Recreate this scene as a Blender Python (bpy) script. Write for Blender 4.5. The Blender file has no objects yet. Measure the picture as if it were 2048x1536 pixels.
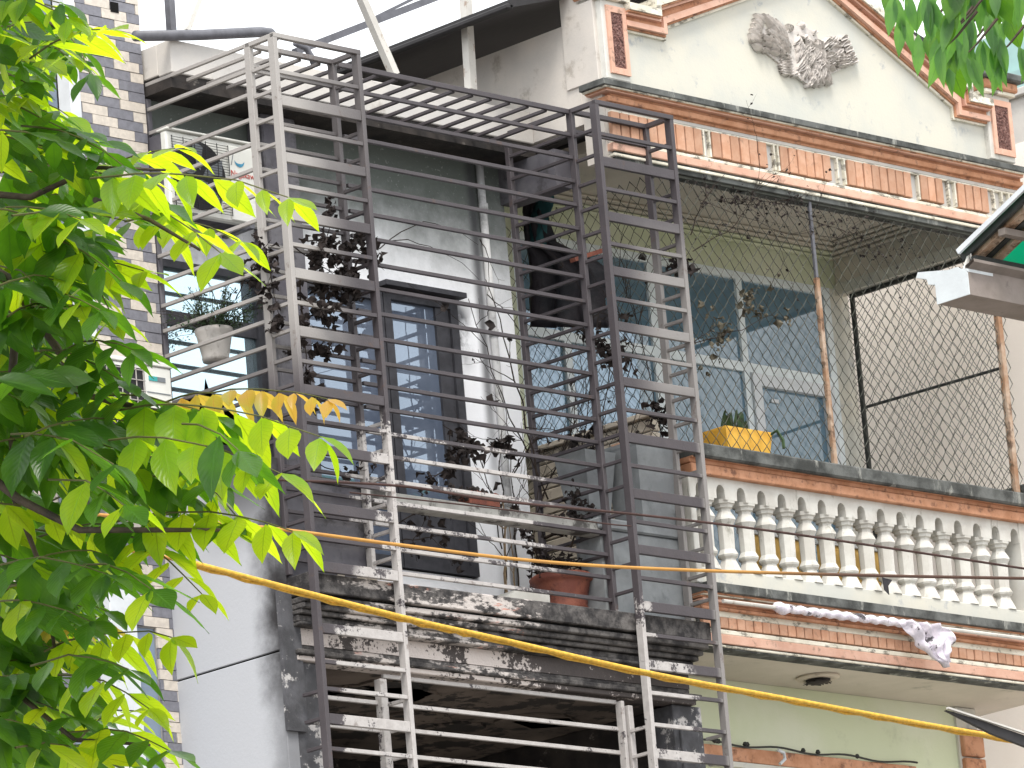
import bpy, math, random
from mathutils import Vector, Matrix
import numpy as np
S = bpy.context.scene; COL = S.collection
random.seed(7); R = random.random
def U(a, b): return a + (b - a) * R()

# ------------------------------------------------------------------ camera
MR = np.array([[0.7098758981188711, -0.6994443646770241, -0.08278761979595942],
               [0.11452253117895074, 0.2306019672640296, -0.966285321499983],
               [0.6949538107833443, 0.6764616126695687, 0.2438009176811974]])
CAM = np.array([-29.33339299, -27.54384896, 1.6]); FPX = 12410.
cd = bpy.data.cameras.new('camera'); cam = bpy.data.objects.new('camera', cd); COL.objects.link(cam)
cd.sensor_width = 36; cd.lens = FPX / 2048 * 36; cd.clip_start = .5; cd.clip_end = 3000
cam.matrix_world = Matrix(((MR[0][0], -MR[1][0], -MR[2][0], CAM[0]), (MR[0][1], -MR[1][1], -MR[2][1], CAM[1]),
                           (MR[0][2], -MR[1][2], -MR[2][2], CAM[2]), (0, 0, 0, 1)))
S.camera = cam
def ray(x, y):
    d = MR.T @ np.array([(x - 1024) / FPX, (y - 768) / FPX, 1.]); return d / np.linalg.norm(d)
def P(x, y, ax, v):                      # photo pixel -> point on a wall plane (used to measure the houses)
    r = ray(x, y); i = 'xyz'.index(ax); return Vector(CAM + r * (v - CAM[i]) / r[i])
def D(x, y, d): return Vector(CAM + ray(x, y) * d)

# ------------------------------------------------------------------ light
SUN = Vector((-.34, -.40, .85)).normalized()
W = bpy.data.worlds.new('World'); S.world = W; W.use_nodes = True
nt = W.node_tree; bg = nt.nodes['Background']
sky = nt.nodes.new('ShaderNodeTexSky'); sky.sky_type = 'NISHITA'; sky.sun_disc = False
sky.sun_elevation = math.asin(SUN.z); sky.sun_rotation = math.atan2(SUN.x, SUN.y)
sky.air_density = 1.3; sky.dust_density = 4; sky.ozone_density = 1
hsv = nt.nodes.new('ShaderNodeHueSaturation'); hsv.inputs['Saturation'].default_value = .35
nt.links.new(sky.outputs[0], hsv.inputs['Color'])
mx = nt.nodes.new('ShaderNodeMixRGB'); mx.inputs[0].default_value = .75; mx.inputs[2].default_value = (12.5, 12.9, 13.2, 1)
nt.links.new(hsv.outputs[0], mx.inputs[1]); nt.links.new(mx.outputs[0], bg.inputs[0]); bg.inputs[1].default_value = .10
sl = bpy.data.lights.new('sun', 'SUN'); sl.energy = 1.75; sl.angle = math.radians(20); sl.color = (1, .95, .87)
so = bpy.data.objects.new('sun', sl); COL.objects.link(so)
so.rotation_euler = SUN.to_track_quat('Z', 'Y').to_euler(); so.location = (0, -5, 30)
S.view_settings.view_transform = 'Standard'; S.view_settings.look = 'None'
S.view_settings.exposure = .86; S.view_settings.gamma = 1; S.view_settings.use_curve_mapping = False

# ------------------------------------------------------------------ materials
class NT:
    def __init__(s, name):
        s.m = bpy.data.materials.new(name); s.m.use_nodes = True; s.t = s.m.node_tree
        s.b = s.t.nodes['Principled BSDF']; s.o = s.t.nodes['Material Output']
    def n(s, k, **kw):
        x = s.t.nodes.new(k)
        for a, v in kw.items(): setattr(x, a, v)
        return x
    def l(s, a, b): s.t.links.new(a, b)
    def pos(s):
        if not hasattr(s, '_p'):
            s._p = s.n('ShaderNodeNewGeometry').outputs['Position']
            s._x = s.n('ShaderNodeSeparateXYZ'); s.l(s._p, s._x.inputs[0])
        return s._p
    def noise(s, sc, det=5, rough=.6, stretch=None, off=0):
        v = s.pos()
        mp = s.n('ShaderNodeMapping'); s.l(v, mp.inputs[0])
        mp.inputs['Location'].default_value = (off, off * 1.7, off * .6)
        if stretch: mp.inputs['Scale'].default_value = stretch
        x = s.n('ShaderNodeTexNoise'); s.l(mp.outputs[0], x.inputs[0])
        x.inputs['Scale'].default_value = sc; x.inputs['Detail'].default_value = det; x.inputs['Roughness'].default_value = rough
        return x.outputs[0]
    def rng(s, v, a, b, c=0, d=1):
        x = s.n('ShaderNodeMapRange'); x.interpolation_type = 'SMOOTHSTEP'
        lo, hi, c2, d2 = (a, b, c, d) if a < b else (b, a, d, c)
        s.l(v, x.inputs[0]); x.inputs[1].default_value = lo; x.inputs[2].default_value = hi
        x.inputs[3].default_value = c2; x.inputs[4].default_value = d2; return x.outputs[0]
    def m2(s, op, a, b):
        x = s.n('ShaderNodeMath', operation=op)
        for i, v in enumerate((a, b)):
            if isinstance(v, (int, float)): x.inputs[i].default_value = v
            else: s.l(v, x.inputs[i])
        return x.outputs[0]
    def cmix(s, f, a, b):
        x = s.n('ShaderNodeMixRGB')
        for i, v in enumerate((f, a, b)):
            if isinstance(v, (int, float)): x.inputs[i].default_value = v
            elif isinstance(v, tuple): x.inputs[i].default_value = (*v[:3], 1)
            else: s.l(v, x.inputs[i])
        return x.outputs[0]
    def bump(s, h, st, dist=.01):
        x = s.n('ShaderNodeBump'); x.inputs['Strength'].default_value = st; x.inputs['Distance'].default_value = dist
        s.l(h, x.inputs['Height']); s.l(x.outputs[0], s.b.inputs['Normal'])
    def fin(s, col, rough=.85, spec=.3):
        if isinstance(col, tuple): s.b.inputs['Base Color'].default_value = (*col[:3], 1)
        else: s.l(col, s.b.inputs['Base Color'])
        s.b.inputs['Roughness'].default_value = rough; s.b.inputs['Specular IOR Level'].default_value = spec
        return s.m
def weathered(name, c1, c2, sc=2.5, grime=(.1, .1, .1), ga=.5, gt=(.58, .68), gs=6, rough=.85, st=.25, bs=40, stretch=None, obj=.0):
    k = NT(name); k.pos()
    c = k.cmix(k.rng(k.noise(sc, 6), .35, .65), c1, c2)
    c = k.cmix(k.m2('MULTIPLY', k.rng(k.noise(gs, 9, .7, stretch, 3), gt[0], gt[1]), ga), c, grime)
    if obj:
        oi = k.n('ShaderNodeObjectInfo'); c = k.cmix(k.m2('MULTIPLY', oi.outputs['Random'], obj), c, tuple(v * .45 for v in c1))
    k.bump(k.noise(bs, 6, .7), st, .006)
    return k.fin(c, rough)
def plain(name, c, rough=.6, spec=.4, var=.25, sc=12):
    k = NT(name); k.pos(); c2 = tuple(v * (1 - var) for v in c)
    k.bump(k.noise(60, 4), .15, .003)
    return k.fin(k.cmix(k.rng(k.noise(sc, 5), .3, .7), c, c2), rough, spec)

M = {}
M['cream'] = weathered('cream_plaster', (.60, .575, .50), (.52, .52, .48), 1.6, (.34, .36, .38), .75, (.57, .68), 5)
M['rail_white'] = weathered('white_paint', (.62, .61, .57), (.52, .50, .46), 5, (.22, .21, .17), .7, (.57, .70), 14, stretch=(1, 1, .35))
M['white_strip'] = weathered('white_band_paint', (.78, .74, .64), (.62, .58, .48), 6, (.13, .12, .10), .8, (.52, .62), 9, stretch=(1, 1, 2))
M['terracotta'] = weathered('terracotta_paint', (.54, .28, .17), (.42, .20, .11), 9, (.10, .05, .04), .75, (.52, .68), 12)
M['brick'] = weathered('terracotta_brick', (.64, .38, .26), (.56, .30, .19), 14, (.20, .13, .10), .5, (.56, .7), 16, obj=.45)
M['pink'] = weathered('pink_band_paint', (.68, .43, .33), (.60, .35, .26), 6, (.16, .11, .09), .6, (.56, .68), 10)
M['mossy'] = weathered('mossy_concrete', (.13, .135, .13), (.04, .042, .04), 5, (.36, .36, .33), .7, (.55, .66), 9, st=.6, stretch=(1, 1, .3))
M['soffit'] = weathered('soffit_plaster', (.60, .55, .48), (.52, .48, .41), 1.5, (.20, .21, .17), .5, (.58, .72), 3)
M['green_wall'] = weathered('pale_green_plaster', (.56, .60, .42), (.62, .64, .50), 1.2, (.30, .32, .22), .5, (.58, .75), 2.2)
M['greywall'] = weathered('grey_render', (.50, .48, .46), (.62, .58, .53), 1.4, (.30, .27, .24), .6, (.55, .7), 4)
M['sidewall'] = weathered('weathered_beige_render', (.62, .57, .52), (.52, .49, .46), 1.7, (.25, .21, .17), .65, (.56, .70), 3.5)
M['pinkwall'] = weathered('pinkish_plaster', (.95, .875, .81), (.92, .84, .77), 1.2, (.5, .42, .36), .4, (.6, .75), 3)
M['relief'] = weathered('grey_cast_plaster', (.62, .575, .54), (.50, .465, .44), 20, (.10, .09, .065), .85, (.54, .66), 18, st=.8)
M['rough_panel'] = weathered('pebbled_maroon_panel', (.20, .10, .085), (.10, .05, .045), 60, (.35, .22, .19), .8, (.52, .6), 55, st=1.0)
M['concrete'] = weathered('grey_concrete', (.26, .275, .285), (.19, .20, .21), 4, (.12, .13, .14), .6, (.55, .7), 7)
M['dark'] = plain('black_soot_and_voids', (.012, .012, .012), .95, .1)  # near-black: soot in the burnt house, dark backing of voids elsewhere
M['roofdark'] = plain('dark_roof_sheet', (.035, .033, .035), .7, .3)
M['winframe'] = plain('white_aluminium', (.72, .78, .80), .45, .4, .15)
M['jamb'] = plain('white_window_jamb', (.62, .65, .68), .5, .4, .1)
M['yellow'] = weathered('yellow_plastic', (.80, .46, .07), (.72, .38, .05), 8, (.45, .2, .03), .5, (.58, .7), 10, rough=.5, st=.1)
M['paleyellow'] = plain('ochre_board', (.70, .45, .13), .7)
M['pot'] = weathered('terracotta_pot', (.24, .08, .05), (.16, .05, .035), 8, (.05, .02, .02), .7, (.52, .66), 12, rough=.6, st=.7)
M['whitepot'] = weathered('dirty_white_plastic', (.50, .47, .44), (.42, .40, .38), 6, (.2, .17, .14), .5, (.55, .68), 12, rough=.5, st=.1)
M['foliage'] = plain('small_green_leaves', (.045, .085, .035), .6, .3, .6, 30)
M['deadleaf'] = plain('scorched_leaves', (.040, .030, .028), .8, .3, .7, 14)
M['twig'] = plain('scorched_twigs', (.035, .025, .02), .9, .2, .5, 20)
M['paleleaf'] = plain('withered_leaves', (.16, .14, .10), .8, .3, .7, 14)
M['paletwig'] = plain('dry_stems', (.22, .16, .10), .9, .2, .5, 20)
M['wire'] = plain('rusty_mesh_wire', (.075, .078, .062), .7, .4, .5, 8)
M['blackframe'] = plain('black_steel_frame', (.03, .032, .03), .6, .4, .4)
M['rust'] = weathered('rusty_steel', (.46, .36, .28), (.30, .17, .10), 6, (.09, .05, .03), .8, (.5, .62), 10, rough=.8)
M['palesteel'] = weathered('pale_painted_steel', (.60, .58, .54), (.50, .48, .45), 5, (.25, .15, .09), .7, (.56, .66), 9, rough=.6)
M['darksteel'] = plain('dark_steel_pipe', (.13, .13, .15), .5, .5, .3)
M['cable_y'] = plain('yellow_rope_cable', (.78, .46, .06), .6, .3, .35, 40)
M['cable_o'] = plain('orange_brown_cable', (.50, .26, .06), .6, .3, .5, 6)
k = NT('weathered_orange_cable'); k.pos(); M['cable_o'] = k.fin(k.cmix(k.rng(k._x.outputs['X'], -.4, 1.0), k.cmix(k.noise(9, 4), (.62, .33, .07), (.36, .17, .05)), (.09, .045, .03)), .6)
M['cable_d'] = plain('dark_brown_cable', (.07, .035, .03), .7, .3, .4)
M['cloth'] = weathered('pale_cloth', (.78, .72, .78), (.62, .58, .66), 20, (.05, .045, .05), .95, (.57, .62), 7, st=.8)
M['tarp'] = weathered('scorched_tarp', (.035, .03, .035), (.015, .016, .02), 6, (.14, .05, .04), .6, (.62, .7), 4, rough=.6, st=.8)
M['tarpgreen'] = plain('teal_cloth', (.03, .11, .12), .7)
M['acwhite'] = weathered('appliance_white', (.70, .70, .66), (.62, .62, .58), 5, (.35, .34, .30), .4, (.58, .72), 8, rough=.45, st=.05)
M['acdark'] = plain('appliance_black', (.02, .02, .022), .6)
M['red'] = plain('red_print', (.55, .08, .06), .6); M['blue'] = plain('blue_print', (.05, .25, .40), .6); M['teal'] = plain('teal_print', (.06, .42, .42), .5)
M['greyprint'] = plain('grey_print', (.2, .22, .24), .5)
M['tile_beige'] = plain('beige_tile', (.62, .56, .49), .5, .5, .2, 25); M['tile_grey'] = plain('grey_tile', (.20, .20, .23), .5, .5, .25, 25)
M['grout'] = plain('tile_grout', (.30, .29, .28), .9)
M['ground'] = weathered('dusty_ground', (.30, .28, .25), (.24, .22, .20), 1, (.06, .06, .05), .4)
M['asphalt'] = weathered('asphalt', (.055, .055, .055), (.04, .04, .042), 3, (.09, .09, .085), .3)
M['bark'] = weathered('tree_bark', (.10, .075, .055), (.05, .04, .03), 12, (.02, .02, .02), .5, st=.8)
M['partition'] = weathered('beige_block_partition', (.60, .53, .44), (.52, .46, .38), 5, (.22, .18, .15), .6, (.54, .68), 8)
M['brace'] = weathered('grey_painted_gutter', (.62, .66, .68), (.55, .58, .60), 3, (.3, .3, .28), .4)
M['gutter_dark'] = weathered('stained_gutter', (.27, .23, .21), (.20, .17, .15), 3, (.12, .10, .09), .5)
M['greensheet'] = NT('green_roof_sheet'); k = M['greensheet']; k.b.inputs['Transmission Weight'].default_value = 0
tr = k.n('ShaderNodeBsdfTranslucent'); tr.inputs[0].default_value = (.03, .62, .42, 1); ms = k.n('ShaderNodeMixShader'); ms.inputs[0].default_value = .6
k.l(k.b.outputs[0], ms.inputs[1]); k.l(tr.outputs[0], ms.inputs[2]); k.l(ms.outputs[0], k.o.inputs[0]); M['greensheet'] = k.fin((.04, .35, .25), .5)
M['tealslab'] = weathered('teal_painted_slab', (.34, .50, .48), (.28, .42, .42), 3, (.2, .3, .3), .4)
def glass(name, c, ior, rough=.03, haze=None):
    k = NT(name); k.b.inputs['IOR'].default_value = ior
    k.b.inputs['Specular Tint'].default_value = (.72, .85, 1, 1)
    col = k.cmix(k.rng(k.noise(1.3, 5), .35, .7), c, haze or c)
    m = k.fin(col, rough, .5); return m
M['glass_blue'] = glass('tinted_blue_glass', (.09, .16, .21), 2.7, .03, (.12, .20, .26))
M['glass_mirror'] = glass('sky_reflecting_glass', (.50, .66, .72), 3.4, .02, (.55, .70, .76)); M['glass_mirror'].node_tree.nodes['Principled BSDF'].inputs['Metallic'].default_value = .85
M['glass_door'] = glass('dusty_grey_glass', (.10, .125, .18), 2.7, .012, (.15, .18, .24))
M['glass_lilac'] = glass('blue_grey_glass', (.20, .25, .32), 1.7, .1)

# soot-stained facade wall of the burnt house: darker band under the slab mixing soot with painted shade, streak by the pipe and door
k = NT('sooty_shaded_facade'); k.pos(); z = k._x.outputs['Z']; x = k._x.outputs['X']
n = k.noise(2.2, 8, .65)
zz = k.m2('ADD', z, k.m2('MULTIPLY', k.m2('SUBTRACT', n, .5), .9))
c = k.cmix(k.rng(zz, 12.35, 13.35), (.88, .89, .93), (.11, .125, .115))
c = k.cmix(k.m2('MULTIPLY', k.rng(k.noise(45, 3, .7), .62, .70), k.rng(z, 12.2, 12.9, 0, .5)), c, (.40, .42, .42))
pip = k.m2('MULTIPLY', k.rng(x, -.02, .06), k.rng(x, .13, .07)); pip = k.m2('MULTIPLY', pip, k.rng(z, 10.9, 12.2, .25, .85))
c = k.cmix(pip, c, (.05, .05, .055))
dr = k.m2('MULTIPLY', k.rng(x, .02, -.16), k.m2('MULTIPLY', k.rng(z, 11.95, 12.25), k.rng(z, 12.6, 12.4))); dr = k.m2('MULTIPLY', dr, k.rng(k.noise(4, 6), .4, .6))
c = k.cmix(dr, c, (.10, .10, .11))
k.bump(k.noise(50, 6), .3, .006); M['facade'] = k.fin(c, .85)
# outer side wall, sooty towards its front corner
k = NT('sooty_side_wall'); k.pos(); y = k._x.outputs['Y']; z = k._x.outputs['Z']
n = k.noise(3, 8, .65); yy = k.m2('ADD', y, k.m2('MULTIPLY', k.m2('SUBTRACT', n, .5), .35))
f = k.m2('MULTIPLY', k.rng(yy, .52, .24), k.rng(z, 9.0, 9.7, .55, 1))
f = k.m2('MAXIMUM', f, k.m2('MULTIPLY', k.rng(z, 10.2, 10.75), k.rng(yy, 1.0, .55, 0, .8)))
c = k.cmix(f, (.44, .45, .48), (.03, .028, .03)); k.bump(k.noise(50, 6), .25, .006); M['outer'] = k.fin(c, .85)
# burnt mouldings: soot with flaked white and pink patches
k = NT('burnt_moulding'); k.pos(); x = k._x.outputs['X']; z = k._x.outputs['Z']
n = k.noise(3.2, 10, .72, (1, 1, 3)); n2 = k.noise(26, 4, .6)
hi = k.m2('ADD', n, k.rng(x, -.3, -1.3, -.12, .055)); hi = k.m2('SUBTRACT', hi, k.rng(x, -2.35, -2.7, 0, .16))
hi = k.m2('ADD', hi, k.m2('MULTIPLY', k.m2('SUBTRACT', n2, .5), .22))
pk = k.cmix(k.rng(k.noise(2.5, 4, .5, (1, 1, 7), 9), .59, .64), (.50, .455, .43), (.46, .22, .17))
c = k.cmix(k.rng(hi, .54, .62), k.cmix(k.rng(k.noise(7, 8, .7, None, 4), .4, .65), (.025, .023, .024), (.13, .12, .115)), pk); k.bump(k.m2('ADD', n, n2), .7, .012); M['burnt'] = k.fin(c, .8)
k = NT('burnt_fascia'); k.pos(); x = k._x.outputs['X']
n = k.noise(3.0, 10, .75, None, 5); n2 = k.noise(38, 3, .6)
hi = k.m2('ADD', n, k.rng(x, -.6, -1.4, -.09, .10)); hi = k.m2('ADD', hi, k.m2('MULTIPLY', k.m2('SUBTRACT', n2, .5), .5))
c = k.cmix(k.rng(hi, .52, .57), k.cmix(n, (.03, .027, .027), (.12, .10, .095)), (.56, .50, .47)); k.bump(k.m2('ADD', n, n2), .6, .01); M['fascia'] = k.fin(c, .8)
# dark soot wall with scattered ash
M['sootwall'] = weathered('sooty_plaster', (.05, .042, .038), (.022, .02, .02), 4, (.20, .18, .16), .7, (.60, .68), 9, st=.6)
M['sootgrey'] = weathered('smoked_grey_plaster', (.15, .145, .16), (.09, .085, .10), 3, (.04, .038, .04), .7, (.52, .66), 5)
M['burnt_ceiling'] = weathered('burnt_ceiling', (.16, .13, .11), (.08, .065, .055), 1.6, (.022, .02, .02), .9, (.50, .54), 2.2)
M['railconc'] = weathered('smoked_concrete_rail', (.36, .355, .33), (.25, .24, .225), 4, (.05, .045, .042), .9, (.52, .62), 4, st=.5)
M['pipe'] = weathered('smoked_plastic_pipe', (.60, .60, .60), (.45, .45, .46), 3, (.12, .12, .12), .6, (.5, .65), 4)
M['kerb'] = weathered('flaking_white_kerb', (.62, .58, .54), (.50, .46, .43), 5, (.07, .06, .06), .9, (.54, .60), 9, st=.6)
M['pilaster'] = weathered('ash_streaked_pilaster', (.10, .10, .11), (.055, .055, .06), 6, (.50, .48, .47), .9, (.56, .62), 6, st=.5)
# cage metal: scorched purple-grey paint, greyer where less burnt, pale ash low down
k = NT('scorched_cage_paint'); k.pos(); x = k._x.outputs['X']; z = k._x.outputs['Z']
n = k.noise(4, 7, .65); fine = k.noise(60, 4, .7)
base = k.cmix(n, (.032, .027, .031), (.090, .077, .084))
lt = k.m2('MULTIPLY', k.rng(x, -2.35, -2.85), k.rng(z, 11.2, 11.9))
lt2 = k.m2('MULTIPLY', k.rng(x, -1.9, -2.9, 0, .7), k.rng(z, 12.2, 13.2)); lt = k.m2('MAXIMUM', lt, lt2)
rt = k.m2('MULTIPLY', k.rng(x, .68, .74), k.rng(z, 12.9, 12.0, 0, .6)); lt = k.m2('MAXIMUM', lt, rt)
rg = k.m2('MULTIPLY', k.rng(x, .1, .5), k.m2('MULTIPLY', k.rng(z, 13.0, 12.4), k.rng(z, 11.45, 11.75))); lt = k.m2('MAXIMUM', lt, k.m2('MULTIPLY', rg, .6))
c = k.cmix(lt, base, (.34, .32, .305))
pe = k.m2('ADD', k.noise(5, 8, .7, None, 8), k.m2('MULTIPLY', k.m2('SUBTRACT', fine, .5), .35))
zone = k.m2('MULTIPLY', k.rng(z, 11.35, 10.95), k.m2('MULTIPLY', k.rng(x, -2.45, -2.25), k.rng(x, -.25, -1.0, .1, 1))); zone = k.m2('MULTIPLY', zone, .78)
zone = k.m2('MAXIMUM', zone, k.m2('MULTIPLY', k.rng(z, 9.9, 9.6), k.m2('MULTIPLY', k.rng(x, -2.90, -2.70), k.rng(x, .60, .3))))
zone = k.m2('MAXIMUM', zone, k.m2('MULTIPLY', k.rng(z, 10.45, 9.7), k.m2('MULTIPLY', k.rng(x, -2.75, -2.5), k.rng(x, .2, .08))))
pf = k.m2('MULTIPLY', k.rng(k.m2('ADD', pe, k.m2('MULTIPLY', zone, .22)), .58, .64), k.rng(zone, .15, .4))
c = k.cmix(pf, c, k.cmix(k.noise(18, 5), (.56, .535, .52), (.30, .275, .265)))
c = k.cmix(k.m2('MULTIPLY', k.rng(k.noise(9, 8, .7, None, 12), .60, .68), .5), c, (.10, .06, .045))
k.bump(k.m2('ADD', fine, pe), .35, .004); M['cage'] = k.fin(c, .55, .4)
# leaf: translucent
def leafmat(name, c1, c2, t1, t2, fac=.52):
    k = NT(name); k.pos(); n = k.rng(k.noise(7, 3), .35, .65)
    uv = k.n('ShaderNodeUVMap'); sx = k.n('ShaderNodeSeparateXYZ'); k.l(uv.outputs[0], sx.inputs[0])
    au = k.m2('ABSOLUTE', k.m2('SUBTRACT', sx.outputs[0], .5), 0)
    mid = k.rng(au, .035, .012)
    vv = k.m2('SINE', k.m2('MULTIPLY', k.m2('SUBTRACT', sx.outputs[1], k.m2('MULTIPLY', au, .55)), 62), 0)
    vein = k.m2('MULTIPLY', k.rng(vv, .80, 1), .35)
    c = k.cmix(n, c1, c2); c = k.cmix(k.m2('MAXIMUM', mid, vein), c, tuple(min(1, v * 1.9) for v in c1))
    t = k.cmix(n, t1, t2); t = k.cmix(k.m2('MAXIMUM', mid, vein), t, tuple(v * .45 for v in t1))
    k.fin(c, .30, .5); k.bump(vv, .12, .002)
    tr = k.n('ShaderNodeBsdfTranslucent'); k.l(t, tr.inputs[0])
    ms = k.n('ShaderNodeMixShader'); ms.inputs[0].default_value = fac
    k.l(k.b.outputs[0], ms.inputs[1]); k.l(tr.outputs[0], ms.inputs[2]); k.l(ms.outputs[0], k.o.inputs[0]); return k.m
M['leaf'] = leafmat('tree_leaf', (.035, .095, .015), (.022, .065, .012), (.20, .46, .012), (.09, .26, .01), .52)
M['leaf_young'] = leafmat('young_leaf', (.11, .22, .02), (.07, .17, .015), (.80, .98, .02), (.60, .86, .015), .64)
M['leaf_old'] = leafmat('yellowing_leaf', (.42, .25, .05), (.30, .30, .05), (.90, .55, .08), (.85, .70, .08), .55)
M['stalk'] = plain('green_brown_stalk', (.10, .10, .03), .7)
M['leaf_far'] = leafmat('hanging_leaf', (.07, .15, .05), (.05, .11, .04), (.28, .60, .08), (.16, .42, .06), .55)

# ------------------------------------------------------------------ geometry helpers
def wl(o):
    v = Vector(o.location)
    while o.parent: o = o.parent; v = v + Vector(o.location)
    return v
def link(name, me, parent=None, loc=(0, 0, 0), rot=None):
    o = bpy.data.objects.new(name, me); COL.objects.link(o); loc = Vector(loc)
    if parent: o.parent = parent; loc = loc - wl(parent)
    o.location = loc
    if rot: o.rotation_euler = rot
    return o
def thing(name, label, cat, loc=(0, 0, 0), group=None, kind=None):
    o = bpy.data.objects.new(name, None); COL.objects.link(o); o.location = loc; o.empty_display_size = .1
    return tag(o, label, cat, group, kind)
def tag(o, label=None, cat=None, group=None, kind=None):
    if label: o['label'] = label
    if cat: o['category'] = cat
    if group: o['group'] = group
    if kind: o['kind'] = kind
    return o
CACHE = {}
def box(name, x0, x1, y0, y1, z0, z1, m, parent=None, bev=0.0):
    dx, dy, dz = abs(x1 - x0), abs(y1 - y0), abs(z1 - z0); key = (round(dx, 4), round(dy, 4), round(dz, 4), m, bev)
    me = CACHE.get(key)
    if not me:
        b = MB(); b.box(-dx / 2, dx / 2, -dy / 2, dy / 2, -dz / 2, dz / 2, bev); me = b.mesh(name, m); CACHE[key] = me
    return link(name, me, parent, ((x0 + x1) / 2, (y0 + y1) / 2, (z0 + z1) / 2))
class MB:
    def __init__(s): s.v = []; s.f = []; s.uv = []
    def add(s, vs, fs):
        o = len(s.v); s.v += [tuple(v) for v in vs]; s.f += [tuple(i + o for i in f) for f in fs]; return s
    def box(s, x0, x1, y0, y1, z0, z1, b=0.0):
        if b <= 0:
            vs = [(x, y, z) for z in (z0, z1) for x, y in ((x0, y0), (x1, y0), (x1, y1), (x0, y1))]
            return s.add(vs, [(3, 2, 1, 0), (4, 5, 6, 7), (0, 1, 5, 4), (1, 2, 6, 5), (2, 3, 7, 6), (3, 0, 4, 7)])
        vs = []                      # chamfered box, 24 corner verts
        for sx in (0, 1):
            for sy in (0, 1):
                for sz in (0, 1):
                    X = (x0, x1)[sx]; Y = (y0, y1)[sy]; Z = (z0, z1)[sz]; ix = X + (b, -b)[sx]; iy = Y + (b, -b)[sy]; iz = Z + (b, -b)[sz]
                    vs += [(X, iy, iz), (ix, Y, iz), (ix, iy, Z)]
        I = lambda a, b_, c, k: (a * 4 + b_ * 2 + c) * 3 + k
        fs = [(I(0,0,0,0), I(0,0,1,0), I(0,1,1,0), I(0,1,0,0)), (I(1,0,0,0), I(1,1,0,0), I(1,1,1,0), I(1,0,1,0)),
              (I(0,0,0,1), I(1,0,0,1), I(1,0,1,1), I(0,0,1,1)), (I(0,1,0,1), I(0,1,1,1), I(1,1,1,1), I(1,1,0,1)),
              (I(0,0,0,2), I(0,1,0,2), I(1,1,0,2), I(1,0,0,2)), (I(0,0,1,2), I(1,0,1,2), I(1,1,1,2), I(0,1,1,2))]
        for a in (0, 1):
            for c in (0, 1):
                fs += [(I(0,a,c,1), I(0,a,c,2), I(1,a,c,2), I(1,a,c,1)), (I(a,0,c,0), I(a,0,c,2), I(a,1,c,2), I(a,1,c,0)), (I(a,c,0,0), I(a,c,0,1), I(a,c,1,1), I(a,c,1,0))]
                for d in (0, 1): fs.append((I(a,c,d,0), I(a,c,d,1), I(a,c,d,2)))
        return s.add(vs, fs)
    def prism(s, poly, ax, a, b):    # poly of 2-D points in the plane normal to ax, convex or gently concave
        n = len(poly)
        def mk(p, t): return {'x': (t, p[0], p[1]), 'y': (p[0], t, p[1]), 'z': (p[0], p[1], t)}[ax]
        return s.add([mk(p, a) for p in poly] + [mk(p, b) for p in poly],
                     [tuple(range(n)), tuple(range(2 * n - 1, n - 1, -1))] + [(i, i + n, (i + 1) % n + n, (i + 1) % n) for i in range(n)])
    def tube(s, pts, r, n=6, cap=True):
        pts = [Vector(p) for p in pts]; rs = r if isinstance(r, (list, tuple)) else [r] * len(pts)
        o = len(s.v); up = Vector((.13, .21, .97)); prev = None
        for i, p in enumerate(pts):
            d = (pts[min(i + 1, len(pts) - 1)] - pts[max(i - 1, 0)]).normalized()
            a = (prev - d * prev.dot(d)) if prev else d.cross(up)
            if a.length < 1e-5: a = d.cross(Vector((1, 0, 0)))
            a.normalize(); prev = a; b = d.cross(a)
            for j in range(n):
                t = 2 * math.pi * j / n; s.v.append(tuple(p + (a * math.cos(t) + b * math.sin(t)) * rs[i]))
        for i in range(len(pts) - 1):
            for j in range(n):
                q = o + i * n; s.f.append((q + j, q + (j + 1) % n, q + n + (j + 1) % n, q + n + j))
        if cap: s.f.append(tuple(o + j for j in range(n))[::-1]); s.f.append(tuple(o + (len(pts) - 1) * n + j for j in range(n)))
        return s
    def lathe(s, prof, c, n=20, sq=0):
        o = len(s.v)
        for r, z in prof:
            for j in range(n):
                t = 2 * math.pi * (j + .5) / n; s.v.append((c[0] + r * math.cos(t), c[1] + r * math.sin(t), c[2] + z))
        for i in range(len(prof) - 1):
            for j in range(n):
                q = o + i * n; s.f.append((q + j, q + (j + 1) % n, q + n + (j + 1) % n, q + n + j))
        s.f.append(tuple(o + j for j in range(n))[::-1]); s.f.append(tuple(o + (len(prof) - 1) * n + j for j in range(n))); return s
    def mesh(s, name, m, smooth=False):
        me = bpy.data.meshes.new(name); me.from_pydata(s.v, [], s.f); me.materials.append(M[m]); me.validate()
        if smooth: me.polygons.foreach_set('use_smooth', [True] * len(me.polygons))
        me.update(); return me
    def build(s, name, m, parent=None, smooth=False, loc=None):
        me = s.mesh(name, m, smooth)
        if loc is None:
            a = np.array(s.v); loc = (a.min(0) + a.max(0)) / 2; loc[2] = a[:, 2].min()
        me.transform(Matrix.Translation(-Vector(loc))); return link(name, me, parent, loc)
def bar(name, a, b, w, h, m, parent, bev=.002):
    """rectangular bar along x, y or z between a and b; w,h the two cross sizes"""
    a = Vector(a); b = Vector(b); d = b - a; i = max(range(3), key=lambda q: abs(d[q])); c = (a + b) / 2
    e = [w, w, h]; oth = [q for q in range(3) if q != i]; s = [0, 0, 0]; s[i] = abs(d[i]); s[oth[0]] = w; s[oth[1]] = h
    return box(name, c[0] - s[0] / 2, c[0] + s[0] / 2, c[1] - s[1] / 2, c[1] + s[1] / 2, c[2] - s[2] / 2, c[2] + s[2] / 2, m, parent, bev)
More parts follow.
